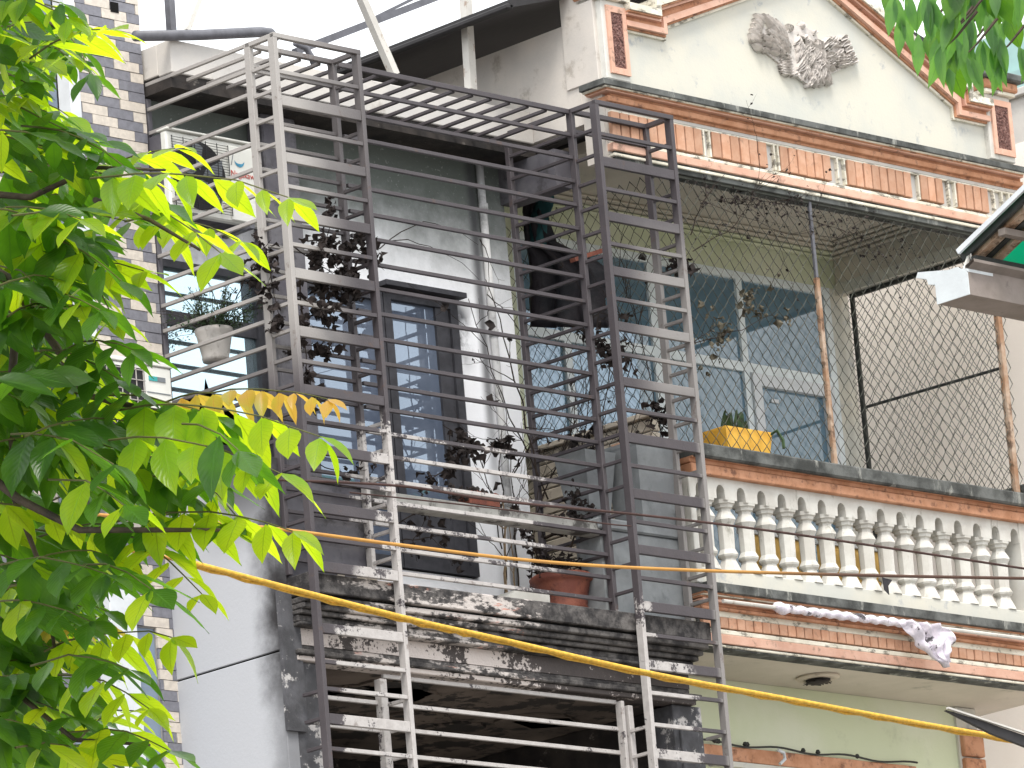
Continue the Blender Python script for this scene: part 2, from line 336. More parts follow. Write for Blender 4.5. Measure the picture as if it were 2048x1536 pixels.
def strut(mb, a, b, w, h=None):
    a = Vector(a); b = Vector(b); d = (b - a).normalized(); u = d.cross(Vector((0, 0, 1)))
    if u.length < .05: u = d.cross(Vector((0, 1, 0)))
    u.normalize(); v = d.cross(u); h = h or w
    vs = [p + u * sx * w / 2 + v * sy * h / 2 for p in (a, b) for sx, sy in ((-1, -1), (1, -1), (1, 1), (-1, 1))]
    mb.add(vs, [(3, 2, 1, 0), (4, 5, 6, 7), (0, 1, 5, 4), (1, 2, 6, 5), (2, 3, 7, 6), (3, 0, 4, 7)]); return mb
def zc(zeq, y): return zeq - (.3 - y) * .352      # photo height read on plane y=.3 -> height of a piece standing at y
def xc(xeq, y): return xeq - (.3 - y) * 1.03

# ------------------------------------------------------------------ ground
g = MB(); g.box(-400, 600, -400, 600, -.3, 0); tag(g.build('ground', 'ground'), kind='structure')
g = MB(); g.box(-300, 300, -12, -4.2, 0.001, .005); tag(g.build('road', 'asphalt'), kind='structure')
g = MB(); g.box(-300, 300, -4.2, -1.6, 0, .13); tag(g.build('pavement', 'ground'), kind='structure')

# ------------------------------------------------------------------ burnt house
XL, XR, YF, YW = -2.95, .80, .26, 1.30
bh = thing('burnt_house', 'narrow fire-damaged house behind the scorched window cage, soot on its ledge and walls', 'house', (-1.1, 1.3, 0))
def hb(n, x0, x1, y0, y1, z0, z1, m, p=None, bev=0): return box(n, x0, x1, y0, y1, z0, z1, m, p or bh, bev)
# facade wall pieces round the openings
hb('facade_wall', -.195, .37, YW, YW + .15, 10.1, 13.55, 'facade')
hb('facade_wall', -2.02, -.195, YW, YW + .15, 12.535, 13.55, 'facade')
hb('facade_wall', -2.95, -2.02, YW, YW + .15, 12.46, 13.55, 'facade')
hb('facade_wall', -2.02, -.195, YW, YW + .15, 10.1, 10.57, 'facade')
hb('facade_wall', -2.95, -2.02, YW, YW + .15, 10.1, 11.2, 'sootgrey')
hb('wall_end', .37, .92, 1.97, 4, 10.1, 13.55, 'sootgrey')
hb('pillar', -2.03, -1.72, YW - .16, YW - .004, 10.1, 13.55, 'sootgrey', bev=.01)
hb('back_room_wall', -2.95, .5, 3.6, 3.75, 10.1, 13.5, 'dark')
hb('room_floor', -2.95, .80, YW + .15, 3.6, 9.95, 10.09, 'sootwall')
# balcony slab, terrace slab
hb('balcony_slab', -2.95, .80, .32, YW + .15, 9.82, 10.1, 'sootwall')
hb('terrace_slab', -2.95, .42, 1.00, 4.2, 13.55, 13.645, 'sootwall')
hb('terrace_parapet', -2.95, .40, .985, 1.12, 13.648, 13.875, 'greywall', bev=.006)
hb('terrace_parapet', -2.95, -2.83, 1.12, 4, 13.66, 13.875, 'greywall', bev=.006)
hb('ceiling_beam', .34, .50, .75, YW, 13.28, 13.545, 'sootgrey')
hb('side_frame', -.012, .028, .84, .88, 10.12, 13.54, 'cage', bev=.003)
hb('side_frame', -2.945, -2.905, 1.255, 1.295, 10.12, 13.54, 'sootgrey', bev=.003)
# pipe
mb = MB(); mb.tube([(.125, YW - .04, 10.15), (.125, YW - .035, 13.54)], .028, 12); dp = mb.build('drain_pipe', 'pipe', bh, True)
for z in (11.1, 12.3, 13.2): mb = MB(); mb.tube([(.125, YW - .04, z), (.125, YW - .04, z + .05)], .034, 12); mb.build('pipe_collar', 'pipe', dp, True)
# door (right leaf) and second glazed leaf
def glazed(name, x0, x1, z0, z1, pm, fm, cross=(), fw=.085, label=None, mull=()):
    f = MB(); y0, y1 = YW - .03, YW + .05
    f.box(x0, x0 + fw, y0, y1, z0, z1); f.box(x1 - fw, x1, y0, y1, z0, z1); f.box(x0 + fw, x1 - fw, y0, y1, z1 - fw, z1); f.box(x0 + fw, x1 - fw, y0, y1, z0, z0 + fw)
    d = f.build(name, fm, bh)
    for z in cross: box('rail', x0 + fw, x1 - fw, y0 + .004, y1 - .004, z - .04, z + .04, fm, d)
    for x in mull: box('mullion', x - .025, x + .025, y0 + .006, y1 - .006, z0 + fw, z1 - fw, fm, d)
    if pm: box('pane', x0 + fw - .01, x1 - fw + .01, YW + .008, YW + .014, z0 + fw, z1 - fw, pm, d)
    if label: d['label'] = label
    return d
M['frame_dark'] = plain('sooty_door_frame', (.055, .055, .065), .6, .3, .4)
dr = glazed('door', -.90, -.20, 10.58, 12.52, 'glass_door', 'frame_dark', (), .07, 'closed door with dusty glass and a sooty dark frame')
box('inner_frame', -.40, -.275, YW - .012, YW + .03, 10.65, 12.45, 'frame_dark', dr)
box('kick_panel', -.83, -.40, YW - .010, YW + .02, 10.65, 10.98, 'frame_dark', dr)
box('door_hood', -.93, -.17, YW - .10, YW, 12.525, 12.56, 'frame_dark', dr)
w2 = glazed('door', -1.70, -.91, 10.58, 12.50, 'glass_door', 'frame_dark', (11.05,), .07, 'second glazed door leaf hidden behind scorched vines')
box('curtain', -1.62, -1.52, YW + .03, YW + .04, 11.2, 12.42, 'jamb', w2)
# sky-mirroring left window with a jagged hole
def poly_pane(name, pts, y, m, parent):
    mb = MB(); mb.prism([(p[0], p[1]) for p in pts], 'y', y, y + .006); return mb.build(name, m, parent)
wn = thing_w = glazed('window', -2.94, -2.03, 11.20, 12.46, None, 'frame_dark', (), .05, 'window mirroring the sky, its lower pane broken to a jagged hole')
box('transom', -2.89, -2.08, YW - .01, YW + .02, 12.02, 12.12, 'frame_dark', wn)
box('pane', -2.90, -2.07, YW + .008, YW + .014, 12.12, 12.42, 'glass_mirror', wn)
mb = MB()                                                     # broken pane: strips above a jagged lower edge
edge = [(-2.90, 11.48), (-2.78, 11.54), (-2.66, 11.575), (-2.575, 11.60), (-2.555, 11.70), (-2.52, 11.605), (-2.42, 11.545), (-2.38, 11.50), (-2.28, 11.49), (-2.24, 11.45), (-2.16, 11.36), (-2.07, 11.30)]
n = len(edge); vs = [(x, YW + .008, 12.02) for x, z in edge] + [(x, YW + .008, z) for x, z in edge]; vs += [(x, YW + .014, z) for x, _, z in vs]
fs = [(i, i + 1, n + i + 1, n + i) for i in range(n - 1)] + [(2 * n + i + 1, 2 * n + i, 3 * n + i, 3 * n + i + 1) for i in range(n - 1)] + [(n + i, n + i + 1, 3 * n + i + 1, 3 * n + i) for i in range(n - 1)]
mb.add(vs, fs); mb.build('pane', 'glass_mirror', wn)
# parapet rail and solid panel of the balcony
hb('parapet_rail', -2.13, .0, .30, .40, 10.675, 10.77, 'railconc', bev=.008)
hb('parapet_panel', -2.93, -2.13, .30, .38, 10.11, 10.76, 'sootgrey', bev=.006)
hb('parapet_cap', -2.93, -2.13, .285, .395, 10.762, 10.80, 'burnt', bev=.004)
hb('planter_pillar', .0, .80, .302, .52, 10.085, 10.72, 'concrete', bev=.01)
hb('pillar_cap', -.03, .82, .285, .54, 10.722, 10.80, 'concrete', bev=.012)
# ledge mouldings (each course its own piece)
zs = [(10.095, 9.97, .065, 'burnt'), (9.968, 9.955, .10, 'dark'), (9.953, 9.915, .085, 'burnt'), (9.912, 9.878, .12, 'burnt'), (9.875, 9.845, .15, 'burnt'), (9.842, 9.80, .185, 'burnt'), (9.797, 9.775, .16, 'burnt')]
hb('floor_kerb', -2.1, -.002, .30, .78, 10.101, 10.165, 'kerb', bev=.01)
for i, (z1, z0, y0, m) in enumerate(zs):
    e = (.26 - y0)
    hb('ledge_course', XL, .62 + e * .6, y0, .34, z0, z1, m, bev=.006)
hb('fascia', XL + .03, .66, .24, .36, 9.665, 9.772, 'fascia')
hb('fascia', XL + .03, .66, .245, .36, 9.63, 9.662, 'burnt')
hb('lintel_moulding', XL, .74, .20, .36, 9.595, 9.628, 'burnt', bev=.006)
hb('lintel_moulding', XL + .01, .70, .225, .36, 9.56, 9.592, 'fascia', bev=.004)
hb('pilaster', XL, -2.72, .262, .50, 7.5, 9.557, 'pilaster', bev=.006)
hb('pilaster', .50, .78, .262, .50, 7.5, 9.557, 'pilaster', bev=.006)
hb('pilaster_face', .54, .70, .235, .26, 7.6, 9.40, 'pilaster', bev=.006)
hb('lower_ceiling', -2.72, .80, .40, 4, 9.575, 9.60, 'burnt_ceiling')
for i in range(12):                                          # scaled patches of ceiling plaster
    cx, cy, r = U(-2.4, .2), U(.6, 1.8), U(.12, .3); mb = MB()
    mb.prism([(cx + r * 1.6 * U(.6, 1) * math.cos(t), cy + r * U(.6, 1) * math.sin(t)) for t in [j * math.tau / 9 for j in range(9)]], 'z', 9.558, 9.572); mb.build('plaster_flake', 'burnt_ceiling', bh)
hb('lower_back_wall', -2.95, .8, 2.6, 2.75, 6, 9.57, 'sootwall')
hb('lower_side_wall', .60, .80, .5, 2.6, 6, 9.57, 'sootwall')
mb = MB()                                                    # scorched pebbledash shelf inside
for i in range(420):
    x, z = U(-2.4, -.5), U(8.75, 9.35)
    if z > 9.30 - .10 * (x + 2.4) + U(-.05, .05): continue
    r = U(.012, .028); mb.lathe([(r * .5, -r * .6), (r, 0), (r * .5, r * .6)], (x, 2.0, z), 6)
mb2 = MB(); mb2.box(-2.5, -.3, 2.0, 2.2, 8.0, 9.2); mb2.build('inner_wall', 'burnt_ceiling', bh)
o = mb.build('pebbledash', 'burnt_ceiling', bh); o['kind'] = 'stuff'
# outer side wall towards the tiled house
hb('side_wall', XL - .10, XL, .262, 4.5, 9.625, 10.88, 'outer', bev=.004)
hb('side_wall', XL - .10, XL, .262, 4.5, 6.5, 9.612, 'outer', bev=.004)
hb('side_wall_core', XL - .08, XL - .004, .28, 4.5, 9.6, 9.64, 'dark')
hb('side_wall_end', XL - .11, XL + .06, .235, .262, 9.10, 10.0, 'pilaster')
# crack-like seam and rubble lumps on the ledge
for (x, s) in ((-2.42, .05), (-2.33, .06), (-2.6, .04)):
    mb = MB(); mb.lathe([(s * .5, -.02), (s * .62, .02), (s * .45, .055), (s * .15, .075)], (x, .13, 10.097), 7)
    tag(mb.build('rubble', 'partition'), {-2.42: 'larger pale lump of fallen plaster on the ledge by the left cage post', -2.33: 'whitish plaster lump on the sooty ledge, second from the left post', -2.6: 'small pale plaster lump on the ledge nearest the cage corner', -2.05: 'beige plaster chunk on the ledge beside the peeled inner post', -1.98: 'smallest plaster crumb on the ledge just right of the peeled inner post'}[x], 'rubble', 'plaster lumps on the burnt ledge')

# ------------------------------------------------------------------ cage
cg = thing('window_cage', 'tall welded steel balcony cage with two ladder-like columns, paint scorched and peeling', 'security cage', (-1.1, .13, 9))
def ladder(x0, x1, wides, thins):
    for x in (x0, x1):
        bar('post', (x + (.0175 if x == x0 else -.0175), .03, 8.2), (x + (.0175 if x == x0 else -.0175), .03, 13.64), .035, .06, 'cage', cg, .003)
    for (x, zb) in ((x0, 10.11), (x1, 10.11)):
        s = .0175 if x == x0 else -.0175
        bar('back_post', (x + s, YF, zb), (x + s, YF, 13.64), .035, .055, 'cage', cg, .003)
    for z in wides: box('flat_rung', x0 + .036, x1 - .036, .004, .034, z - .066 + U(-.003, .003), z, 'cage', cg, .003)
    for z in thins: box('rung', x0 + .036, x1 - .036, .006, .030, z - .026, z, 'cage', cg, .002)
    for z in [13.455 - .1772 * i for i in range(19)]:
        for x in (x0 + .018, x1 - .018):
            if z < 10.2: continue
            box('side_rung', x - .012, x + .012, .062, .230, z - .022, z, 'cage', cg, .002)
    for z in (13.61,):
        for x in (x0 + .018, x1 - .018): box('side_rung', x - .017, x + .017, .0, .29, z, z + .032, 'cage', cg, .002)
    box('top_rail', x0, x1, -.002, .034, 13.612, 13.644, 'cage', cg, .002); box('top_rail', x0, x1, .235, .27, 13.610, 13.642, 'cage', cg, .002)
    for z in (13.50,): box('rung', x0 + .036, x1 - .036, .24, .262, z - .024, z, 'cage', cg, .002)
ladder(0, .765, [13.247 - .3847 * i for i in range(9)] + [9.77, 9.17, 8.8], [13.422] + [13.035 - .385 * i for i in range(9)] + [9.56, 9.346, 8.96])
ladder(-2.955, -2.18, [13.227 - .384 * i for i in range(9)] + [9.753, 9.174, 8.79], [13.40] + [13.015 - .3855 * i for i in range(8)] + [9.52, 9.346, 8.962])
MAIN = [13.641, 13.472, 13.31, 13.143, 12.977, 12.81, 12.637, 12.47, 12.299, 12.134, 11.965, 11.794, 11.629, 11.476, 11.319, 11.156, 11.003, 10.839, 10.695, 10.545, 10.388, 10.232]
for i, z in enumerate(MAIN):
    t = .034 if i == 0 else .025
    box('bar', -2.145, -.001, .248, .273, z - t, z, 'cage', cg, .002)
    if i: box('bar', -2.92, -2.214, .249, .272, z - .023, z, 'cage', cg, .002)
    if i < 20:
        box('side_bar', -.012, .012, .29, .838, z - .022, z, 'cage', cg, .002)
        box('side_bar', -2.952, -2.928, .29, 1.253, z - .024, z, 'cage', cg, .002)
for i in range(17): box('roof_bar', -2.83 + .1745 * i, -2.805 + .1745 * i, .275, .983, 13.598, 13.620, 'cage', cg, .002)
# lower grille: own posts and bars, ash-white
for x, y, z1, w in ((-2.20, .262, 9.50, .06), (-.02, .25, 9.53, .03), (.035, .235, 9.50, .045)):
    box('lower_post', x - w / 2, x + w / 2, y - .03, y + .03, 8.0, z1, 'cage', cg, .004)
for z in (9.54, 9.36, 9.20, 9.03, 8.87): box('lower_bar', -2.168, -.036, .262, .286, z - .026, z, 'cage', cg, .002)
for z in (9.36, 9.18): box('lower_bar', -2.92, -2.232, .262, .286, z - .026, z, 'cage', cg, .002)
for z in (9.335, 9.16, 8.98):
    for x in (.018, .747, -2.937, -2.198): box('side_rung', x - .011, x + .011, .062, .205, z - .022, z, 'cage', cg, .002)

# white-blistered paint sleeve
# ------------------------------------------------------------------ air conditioner on the burnt house
ac = thing('air_conditioner', 'outdoor air conditioner unit with a round fan grille mounted high behind the cage bars', 'air conditioner', (-2.6, 1.1, 12.72))
yA = 1.06
box('casing', -2.965, -2.15, yA + .012, yA + .075, 12.72, 13.275, 'acwhite', ac, .012); box('casing_back_shaded', -2.955, -2.16, yA + .076, yA + .235, 12.73, 13.265, 'sootgrey', ac)  # rear of the casing coloured dark to stand for the shade behind its front
box('side_panel', -2.437, -2.155, yA, yA + .012, 12.73, 13.245, 'acwhite', ac, .006)
box('top_lip', -2.97, -2.145, yA - .006, yA + .10, 13.277, 13.292, 'acwhite', ac, .004)
mb = MB(); mb.tube([(-2.70, yA + .013, 13.0), (-2.70, yA + .005, 13.0)], .235, 32); mb.build('fan_recess', 'acdark', ac)
for i in range(5):
    a = i * math.tau / 5; mb = MB(); c0 = Vector((-2.70, yA, 13.0)); u = Vector((math.cos(a), 0, math.sin(a))); v = Vector((-u.z, 0, u.x))
    mb.add([c0 + u * .03, c0 + u * .2 + v * .02, c0 + u * .21 + v * .13, c0 + u * .06 + v * .05], [(0, 1, 2, 3)]); mb.build('fan_blade', 'greyprint', ac)
mb = MB()
for i in range(27):
    z = 12.755 + i * .0182; mb.tube([(-2.945, yA - .012, z), (-2.445, yA - .012, z)], .0022, 4)
for i in range(6): x = -2.94 + i * .099; mb.tube([(x, yA - .015, 12.75), (x, yA - .015, 13.235)], .003, 4)
mb.build('grille', 'acdark', ac)
for x in (-2.80, -2.30): box('bracket', x - .02, x + .02, yA - .04, YW, 12.68, 12.716, 'darksteel', ac)
fc = bpy.data.curves.new('t', 'FONT'); fc.body = 'Nagakawa'; fc.size = .058; fc.extrude = .0008; fc.space_character = 1.0
to = bpy.data.objects.new('t', fc); COL.objects.link(to); dg = bpy.context.evaluated_depsgraph_get()
me = bpy.data.meshes.new_from_object(to.evaluated_get(dg)); bpy.data.objects.remove(to)
me.materials.clear(); me.materials.append(M['red'])
lt = link('lettering', me, ac, (-2.425, yA - .003, 13.035), (math.pi / 2, 0, 0))
mb = MB(); c0 = Vector((-2.34, yA - .003, 13.155))
for r0, a0, a1 in ((.045, 190, 350),):
    N = 14; vs = []
    for i in range(N + 1):
        a = math.radians(a0 + (a1 - a0) * i / N); th = .016 * math.sin(math.pi * i / N)
        vs += [c0 + Vector((math.cos(a), 0, math.sin(a))) * (r0 - th), c0 + Vector((math.cos(a), 0, math.sin(a))) * (r0 + th * .4)]
    mb.add(vs, [(2 * i, 2 * i + 1, 2 * i + 3, 2 * i + 2) for i in range(N)])
mb.build('swoosh_logo', 'blue', ac)
mb = MB(); strut(mb, c0 + Vector((-.075, 0, -.045)), c0 + Vector((-.052, 0, .03)), .006, .002); mb.build('logo_stroke', 'greyprint', ac)

# ------------------------------------------------------------------ right house
rh = thing('cream_house', 'cream house with pedimented top, terracotta bands and a balustraded balcony', 'house', (2.6, .3, 0))
def rb(n, x0, x1, y0, y1, z0, z1, m, p=None, bev=0): return box(n, x0, x1, y0, y1, z0, z1, m, p or rh, bev)
# pediment gable
mb = MB(); mb.prism([(.44, 13.7), (4.72, 13.7), (4.72, 14.45), (4.08, 14.45), (2.60, 15.12), (.95, 14.53), (.44, 14.45)], 'y', .302, .50); mb.build('pediment', 'cream', rh)
def rake(pts, y0, y1, m):       # strip between two polylines in x,z
    mb = MB(); n = len(pts)
    top = [(p[0], p[1]) for p in pts]; bot = [(p[2], p[3]) for p in pts]
    vs = [(x, y0, z) for x, z in top] + [(x, y0, z) for x, z in bot] + [(x, y1, z) for x, z in top] + [(x, y1, z) for x, z in bot]
    fs = []
    for i in range(n - 1):
        fs += [(i, n + i, n + i + 1, i + 1), (2 * n + i, 2 * n + i + 1, 3 * n + i + 1, 3 * n + i), (i, i + 1, 2 * n + i + 1, 2 * n + i), (n + i, 3 * n + i, 3 * n + i + 1, n + i + 1)]
    fs += [(0, 2 * n, 3 * n, n), (n - 1, 2 * n - 1, 4 * n - 1, 3 * n - 1)]
    mb.add(vs, fs); return mb.build('raking_moulding', m, rh)
def rk(o0, o1):                  # offsets below the outer edge line
    P0 = [(.64, 14.495), (.915, 14.495), (.915, 14.575), (2.60, 15.20), (4.225, 14.465), (4.225, 14.375), (4.44, 14.375)]
    out = []
    for i, (x, z) in enumerate(P0):
        sx = {1: 1, 2: 1, 4: -1, 5: -1}.get(i, 0)
        out.append((x + sx * o0 * .85, z - o0, x + sx * o1 * .85, z - o1))
    return out
rake(rk(0, .05), .19, .50, 'white_strip'); rake(rk(.051, .062), .205, .49, 'terracotta'); rake(rk(.063, .078), .225, .49, 'pink'); rake(rk(.079, .115), .262, .49, 'terracotta')
rake(rk(.116, .155), .235, .49, 'pink'); rake(rk(.156, .168), .265, .49, 'terracotta'); rake(rk(.169, .185), .28, .49, 'white_strip')
# pilasters with pebbled panels
for (x0, x1, z0, z1) in ((.415, .65, 13.93, 14.50), (4.43, 4.70, 13.94, 14.44)):
    pl = rb('pediment_pilaster', x0, x1, .255, .44, z0, z1, 'rail_white', bev=.006)
    f = MB(); a, b_, c_, d_ = x0 + .035, x1 - .01, z0 + .04, z1 - .04; w = .038
    f.box(a, a + w, .238, .256, c_, d_); f.box(b_ - w, b_, .238, .256, c_, d_); f.box(a + w, b_ - w, .238, .256, c_, c_ + w * 1.2); f.box(a + w, b_ - w, .238, .256, d_ - w * 1.2, d_)
    f.build('panel_frame', 'pink', pl); box('pebbled_panel', a + w, b_ - w, .246, .254, c_ + w * 1.2, d_ - w * 1.2, 'rough_panel', pl)
    mb = MB()
    for i in range(150):
        r = U(.004, .009); mb.lathe([(r * .6, -r), (r, 0), (r * .5, r)], (U(a + w + .006, b_ - w - .006), .245, U(c_ + w * 1.4, d_ - w * 1.4)), 5)
    o = mb.build('pebbles', 'rough_panel', pl); o['kind'] = 'stuff'
    rb('pilaster_cap', x0 - .03, x1 + .03, .22, .46, z1, z1 + .03, 'white_strip', bev=.005); rb('pilaster_cap', x0 - .05, x1 + .05, .20, .48, z1 + .031, z1 + .10, 'terracotta', bev=.012)
    rb('pilaster_cap', x0 - .09, x1 + .09, .16, .50, z1 + .102, z1 + .16, 'mossy', bev=.01)
# relief ornament: central shield of scrolls with two wings
mb = MB()
def petal(cx, cz, a, L, w, y=.285, h=.035):
    N = 6; u = Vector((math.cos(a), 0, math.sin(a))); v = Vector((-u.z, 0, u.x)); c = Vector((cx, y, cz)); vs = []
    for i in range(N + 1):
        t = i / N; ww = w * math.sin(math.pi * min(1, .12 + t * .86)) ** .7; p = c + u * (L * t) + v * .25 * w * math.sin(t * 5)
        vs += [p + v * ww + Vector((0, .02, 0)), p + v * ww * .55 + Vector((0, -h * math.sin(math.pi * (.15 + .8 * t)), 0)), p + v * ww * .1 + Vector((0, -h * .35, 0)), p - v * ww * .5 + Vector((0, -h * math.sin(math.pi * (.15 + .8 * t)), 0)), p - v * ww + Vector((0, .02, 0))]
    mb.add(vs, [(i * 5 + j, i * 5 + j + 1, i * 5 + 6 + j, i * 5 + 5 + j) for i in range(N) for j in range(4)])
ocx, ocz = 2.50, 14.43
outl = [(-.20, .10), (-.13, .19), (0, .225), (.13, .19), (.19, .11), (.22, .0), (.20, -.12), (.14, -.20), (.02, -.225), (-.12, -.17), (-.20, -.06)]
for s in (-1, 1):
    wp = [(s * .15, .10), (s * .28, .085), (s * .36, .13), (s * .44, .20), (s * .50, .17), (s * .53, .08), (s * .46, .0), (s * .36, -.06), (s * .22, -.12), (s * .15, -.12)]
    mb.prism([(ocx + a, ocz + b) for a, b in wp], 'y', .284, .303)
    for i in range(30):
        t = R(); petal(ocx + s * (.17 + .30 * t), ocz + .10 * t * U(.2, 1.2) - .05 + U(-.02, .05), (.35 + U(-.5, .5)) if s > 0 else (math.pi - .35 + U(-.5, .5)), U(.06, .11), U(.014, .024), .274, .04)
mb.prism([(ocx + a, ocz + b) for a, b in outl], 'y', .272, .304)
for i in range(80):
    t = R() * math.tau; r = R() ** .6; a, b = outl[int(t / math.tau * 11)]; petal(ocx + .03 + a * r * .7, ocz + b * r * .7, U(-2.4, -.8), U(.06, .13), U(.014, .028), .272, .045)
for i in range(16): a, b = outl[i % 11]; petal(ocx + a * .85, ocz + b * .85, math.atan2(b, a) + U(-.5, .5), .06, .022, .28, .04)
for s in (-1, 1):
    for i in range(12):
        t = i / 11; petal(ocx + s * (.14 + .10 * t), ocz + .03 + .10 * t - .03 * (i % 3), (math.pi - .45 - .5 * (i % 4) * .35) if s < 0 else (.30 + .3 * ((i % 4) - 1.5)), .17 + .05 * R(), .030, .282, .045)
    for i in range(6): petal(ocx + s * .15, ocz - .05 - .02 * i, (math.pi + .3 if s < 0 else -.3), .10 + .03 * R(), .026, .28, .04)
    for i in range(5): petal(ocx + s * (.40 + .02 * i), ocz + .17 - .04 * i, (math.pi - .6 if s < 0 else .5), .10, .03, .285, .05)
mb.build('relief_ornament', 'relief', rh)
# roof behind the pediment, over the terrace
mb = MB(); mb.prism([(-.2, 14.47), (2.60, 15.30), (4.98, 14.66), (4.98, 14.61), (2.60, 15.24), (-.2, 14.41)], 'y', .52, 7); mb.build('roof_sheet', 'roofdark', rh)
mb = MB()
for i in range(24):
    x = 2.7 + i * .1; z = 15.235 - (x - 2.6) * .265; mb.tube([(x, .54, z), (x, 6.5, z)], .018, 6)
mb.build('roof_ribs', 'roofdark', rh)
box('roof_gutter', -.23, -.17, .52, 7, 14.40, 14.44, 'roofdark', rh, .01)
rb('gable_side_wall', .40, .52, .50, 4.5, 13.66, 14.40, 'sidewall')
rb('gable_side_wall', .385, .50, .31, .62, 13.93, 15.0, 'sidewall', bev=.004)
rb('gable_side_wall', .402, .50, .31, .50, 13.36, 13.93, 'sidewall')
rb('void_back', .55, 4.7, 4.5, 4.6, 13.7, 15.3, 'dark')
# upper cornice courses: (top, bottom, front y, material)
U1, U2 = .40, 4.80
for zt, zb, y0, m, ex in ((13.937, 13.893, .175, 'mossy', .03), (13.892, 13.878, .19, 'white_strip', .02), (13.877, 13.866, .205, 'terracotta', .01), (13.865, 13.854, .215, 'pink', .01), (13.853, 13.822, .262, 'terracotta', -.02),
                          (13.821, 13.781, .242, 'terracotta', 0), (13.780, 13.751, .272, 'terracotta', -.03), (13.750, 13.722, .278, 'greywall', -.03), (13.721, 13.707, .272, 'white_strip', -.02),
                          (13.512, 13.487, .268, 'white_strip', -.02), (13.486, 13.434, .255, 'pink', -.01), (13.430, 13.416, .275, 'mossy', -.02), (13.414, 13.393, .26, 'white_strip', -.01), (13.392, 13.352, .275, 'mossy', -.02)):
    rb('cornice_course', xc(U1, y0) + .05 - ex, xc(U2, y0) + ex, y0, .42, zc(zb, y0), zc(zt, y0) + .0005, m, bev=.004)
rb('upper_band', .42, 4.78, .30, .46, 13.36, 13.72, 'greywall')
groups = [(.47, .56), (.585, .665), (.69, .77), (.795, .87), (.895, .97)]
edges = [1.017, 1.095, 1.173, 1.258, 1.363]
def bricks(a, b, n):
    w = (b - a) / n
    for i in range(n):
        x0 = a + i * w + .004; d = U(0, .008); box('brick', x0, x0 + w - .012, .268 - d, .302, 13.516 + U(-.003, .003), 13.70, 'brick', rh, .004)
for a, b, n in ((.43, 1.34, 10), (1.43, 2.00, 6), (2.13, 2.66, 6), (2.83, 3.52, 8), (3.61, 3.86, 3), (4.02, 4.36, 4)): bricks(a, b, n)
for x in (1.355, 1.415, 2.075, 2.115, 2.735, 2.81, 3.60, 3.93, 4.0, 4.43, 4.52, 4.60): rb('cream_fillet', x - .008, x + .008, .272, .301, 13.515, 13.705, 'white_strip')
# balcony ceiling, back wall, side
rb('balcony_ceiling', .80, 4.42, .44, 2.0, 13.62, 13.70, 'soffit')
for q_ in range(4):
    rb('ceiling_coving', .84, 4.28 - .05 * q_, 1.795 - .045 * (q_ + 1), 1.80 - .045 * q_, 13.535 + .021 * q_, 13.554 + .021 * q_, 'green_wall' if q_ < 2 else 'soffit', bev=.006)
    rb('ceiling_coving', 4.28 - .05 * q_, 4.325 - .05 * q_, .5, 1.795 - .045 * q_, 13.535 + .021 * q_, 13.554 + .021 * q_, 'soffit', bev=.006)
rb('side_beam', 4.34, 4.42, .46, 1.80, 13.36, 13.618, 'soffit'); rb('side_beam_strip', 4.325, 4.42, .46, 1.80, 13.27, 13.357, 'cream')
YB = 1.80
rb('back_wall', .80, 4.45, YB + .01, YB + .16, 13.325, 13.62, 'green_wall'); rb('back_wall', 4.26, 4.46, YB, YB + .16, 10.2, 13.32, 'cream'); rb('back_wall', .80, .93, YB, YB + .16, 10.2, 13.32, 'green_wall')
rb('balcony_floor', .82, 4.45, .32, 2.0, 10.05, 10.20, 'soffit')
wd = thing_wd = MB(); f = MB()
for x0, x1, z0, z1 in ((.93, 4.26, 13.26, 13.32), (.93, 4.26, 12.56, 12.63), (.93, 4.26, 10.2, 10.3), (.93, .98, 10.3, 13.26), (1.38, 1.45, 10.3, 13.26), (2.30, 2.37, 10.3, 13.26), (3.24, 3.30, 10.3, 13.26), (4.19, 4.26, 10.3, 13.26)):
    f.box(x0, x1, YB + (.001 if x1 - x0 < .2 else -.001), YB + .06, z0, z1)
wf = f.build('window_wall', 'winframe', rh); wf['label'] = 'white aluminium framed glass wall behind the chain mesh'
for x0, x1 in ((.98, 1.38), (1.45, 2.30), (2.37, 3.24), (3.30, 4.19)):
    for z0, z1 in ((12.63, 13.26), (10.3, 12.56)): box('pane', x0 - .005, x1 + .005, YB + .025, YB + .032, z0 - .005, z1 + .005, 'glass_blue', wf)
f = MB(); a, b_, c_, d_ = 3.305, 4.185, 10.305, 12.555; w = .09
f.box(a, a + w, YB - .02, YB + .024, c_, d_); f.box(b_ - w, b_, YB - .02, YB + .024, c_, d_); f.box(a + w, b_ - w, YB - .02, YB + .024, d_ - w, d_); f.box(a + w, b_ - w, YB - .02, YB + .024, c_, c_ + w)
f.build('door_leaf', 'jamb', wf); box('door_handle', 4.11, 4.14, YB - .05, YB - .02, 11.55, 11.72, 'darksteel', wf, .004)
box('latch', 3.52, 3.60, YB + .01, YB + .024, 12.36, 12.39, 'jamb', wf, .004)
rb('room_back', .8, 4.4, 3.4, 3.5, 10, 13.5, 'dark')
# railing: cap courses, arched apron, balusters, plinth
BX0, BX1 = .87, 4.42
for zt, zb, y0, m in ((11.439, 11.341, .17, 'mossy'), (11.340, 11.324, .21, 'terracotta'), (11.323, 11.285, .24, 'terracotta'), (11.284, 11.216, .225, 'pink')):
    rb('rail_course', BX0, BX1 + .05, y0, .50, zc(zb, y0), zc(zt, y0) + .0006, 'terracotta' if m == 'pink' else m, bev=.012 if m == 'mossy' else .006)
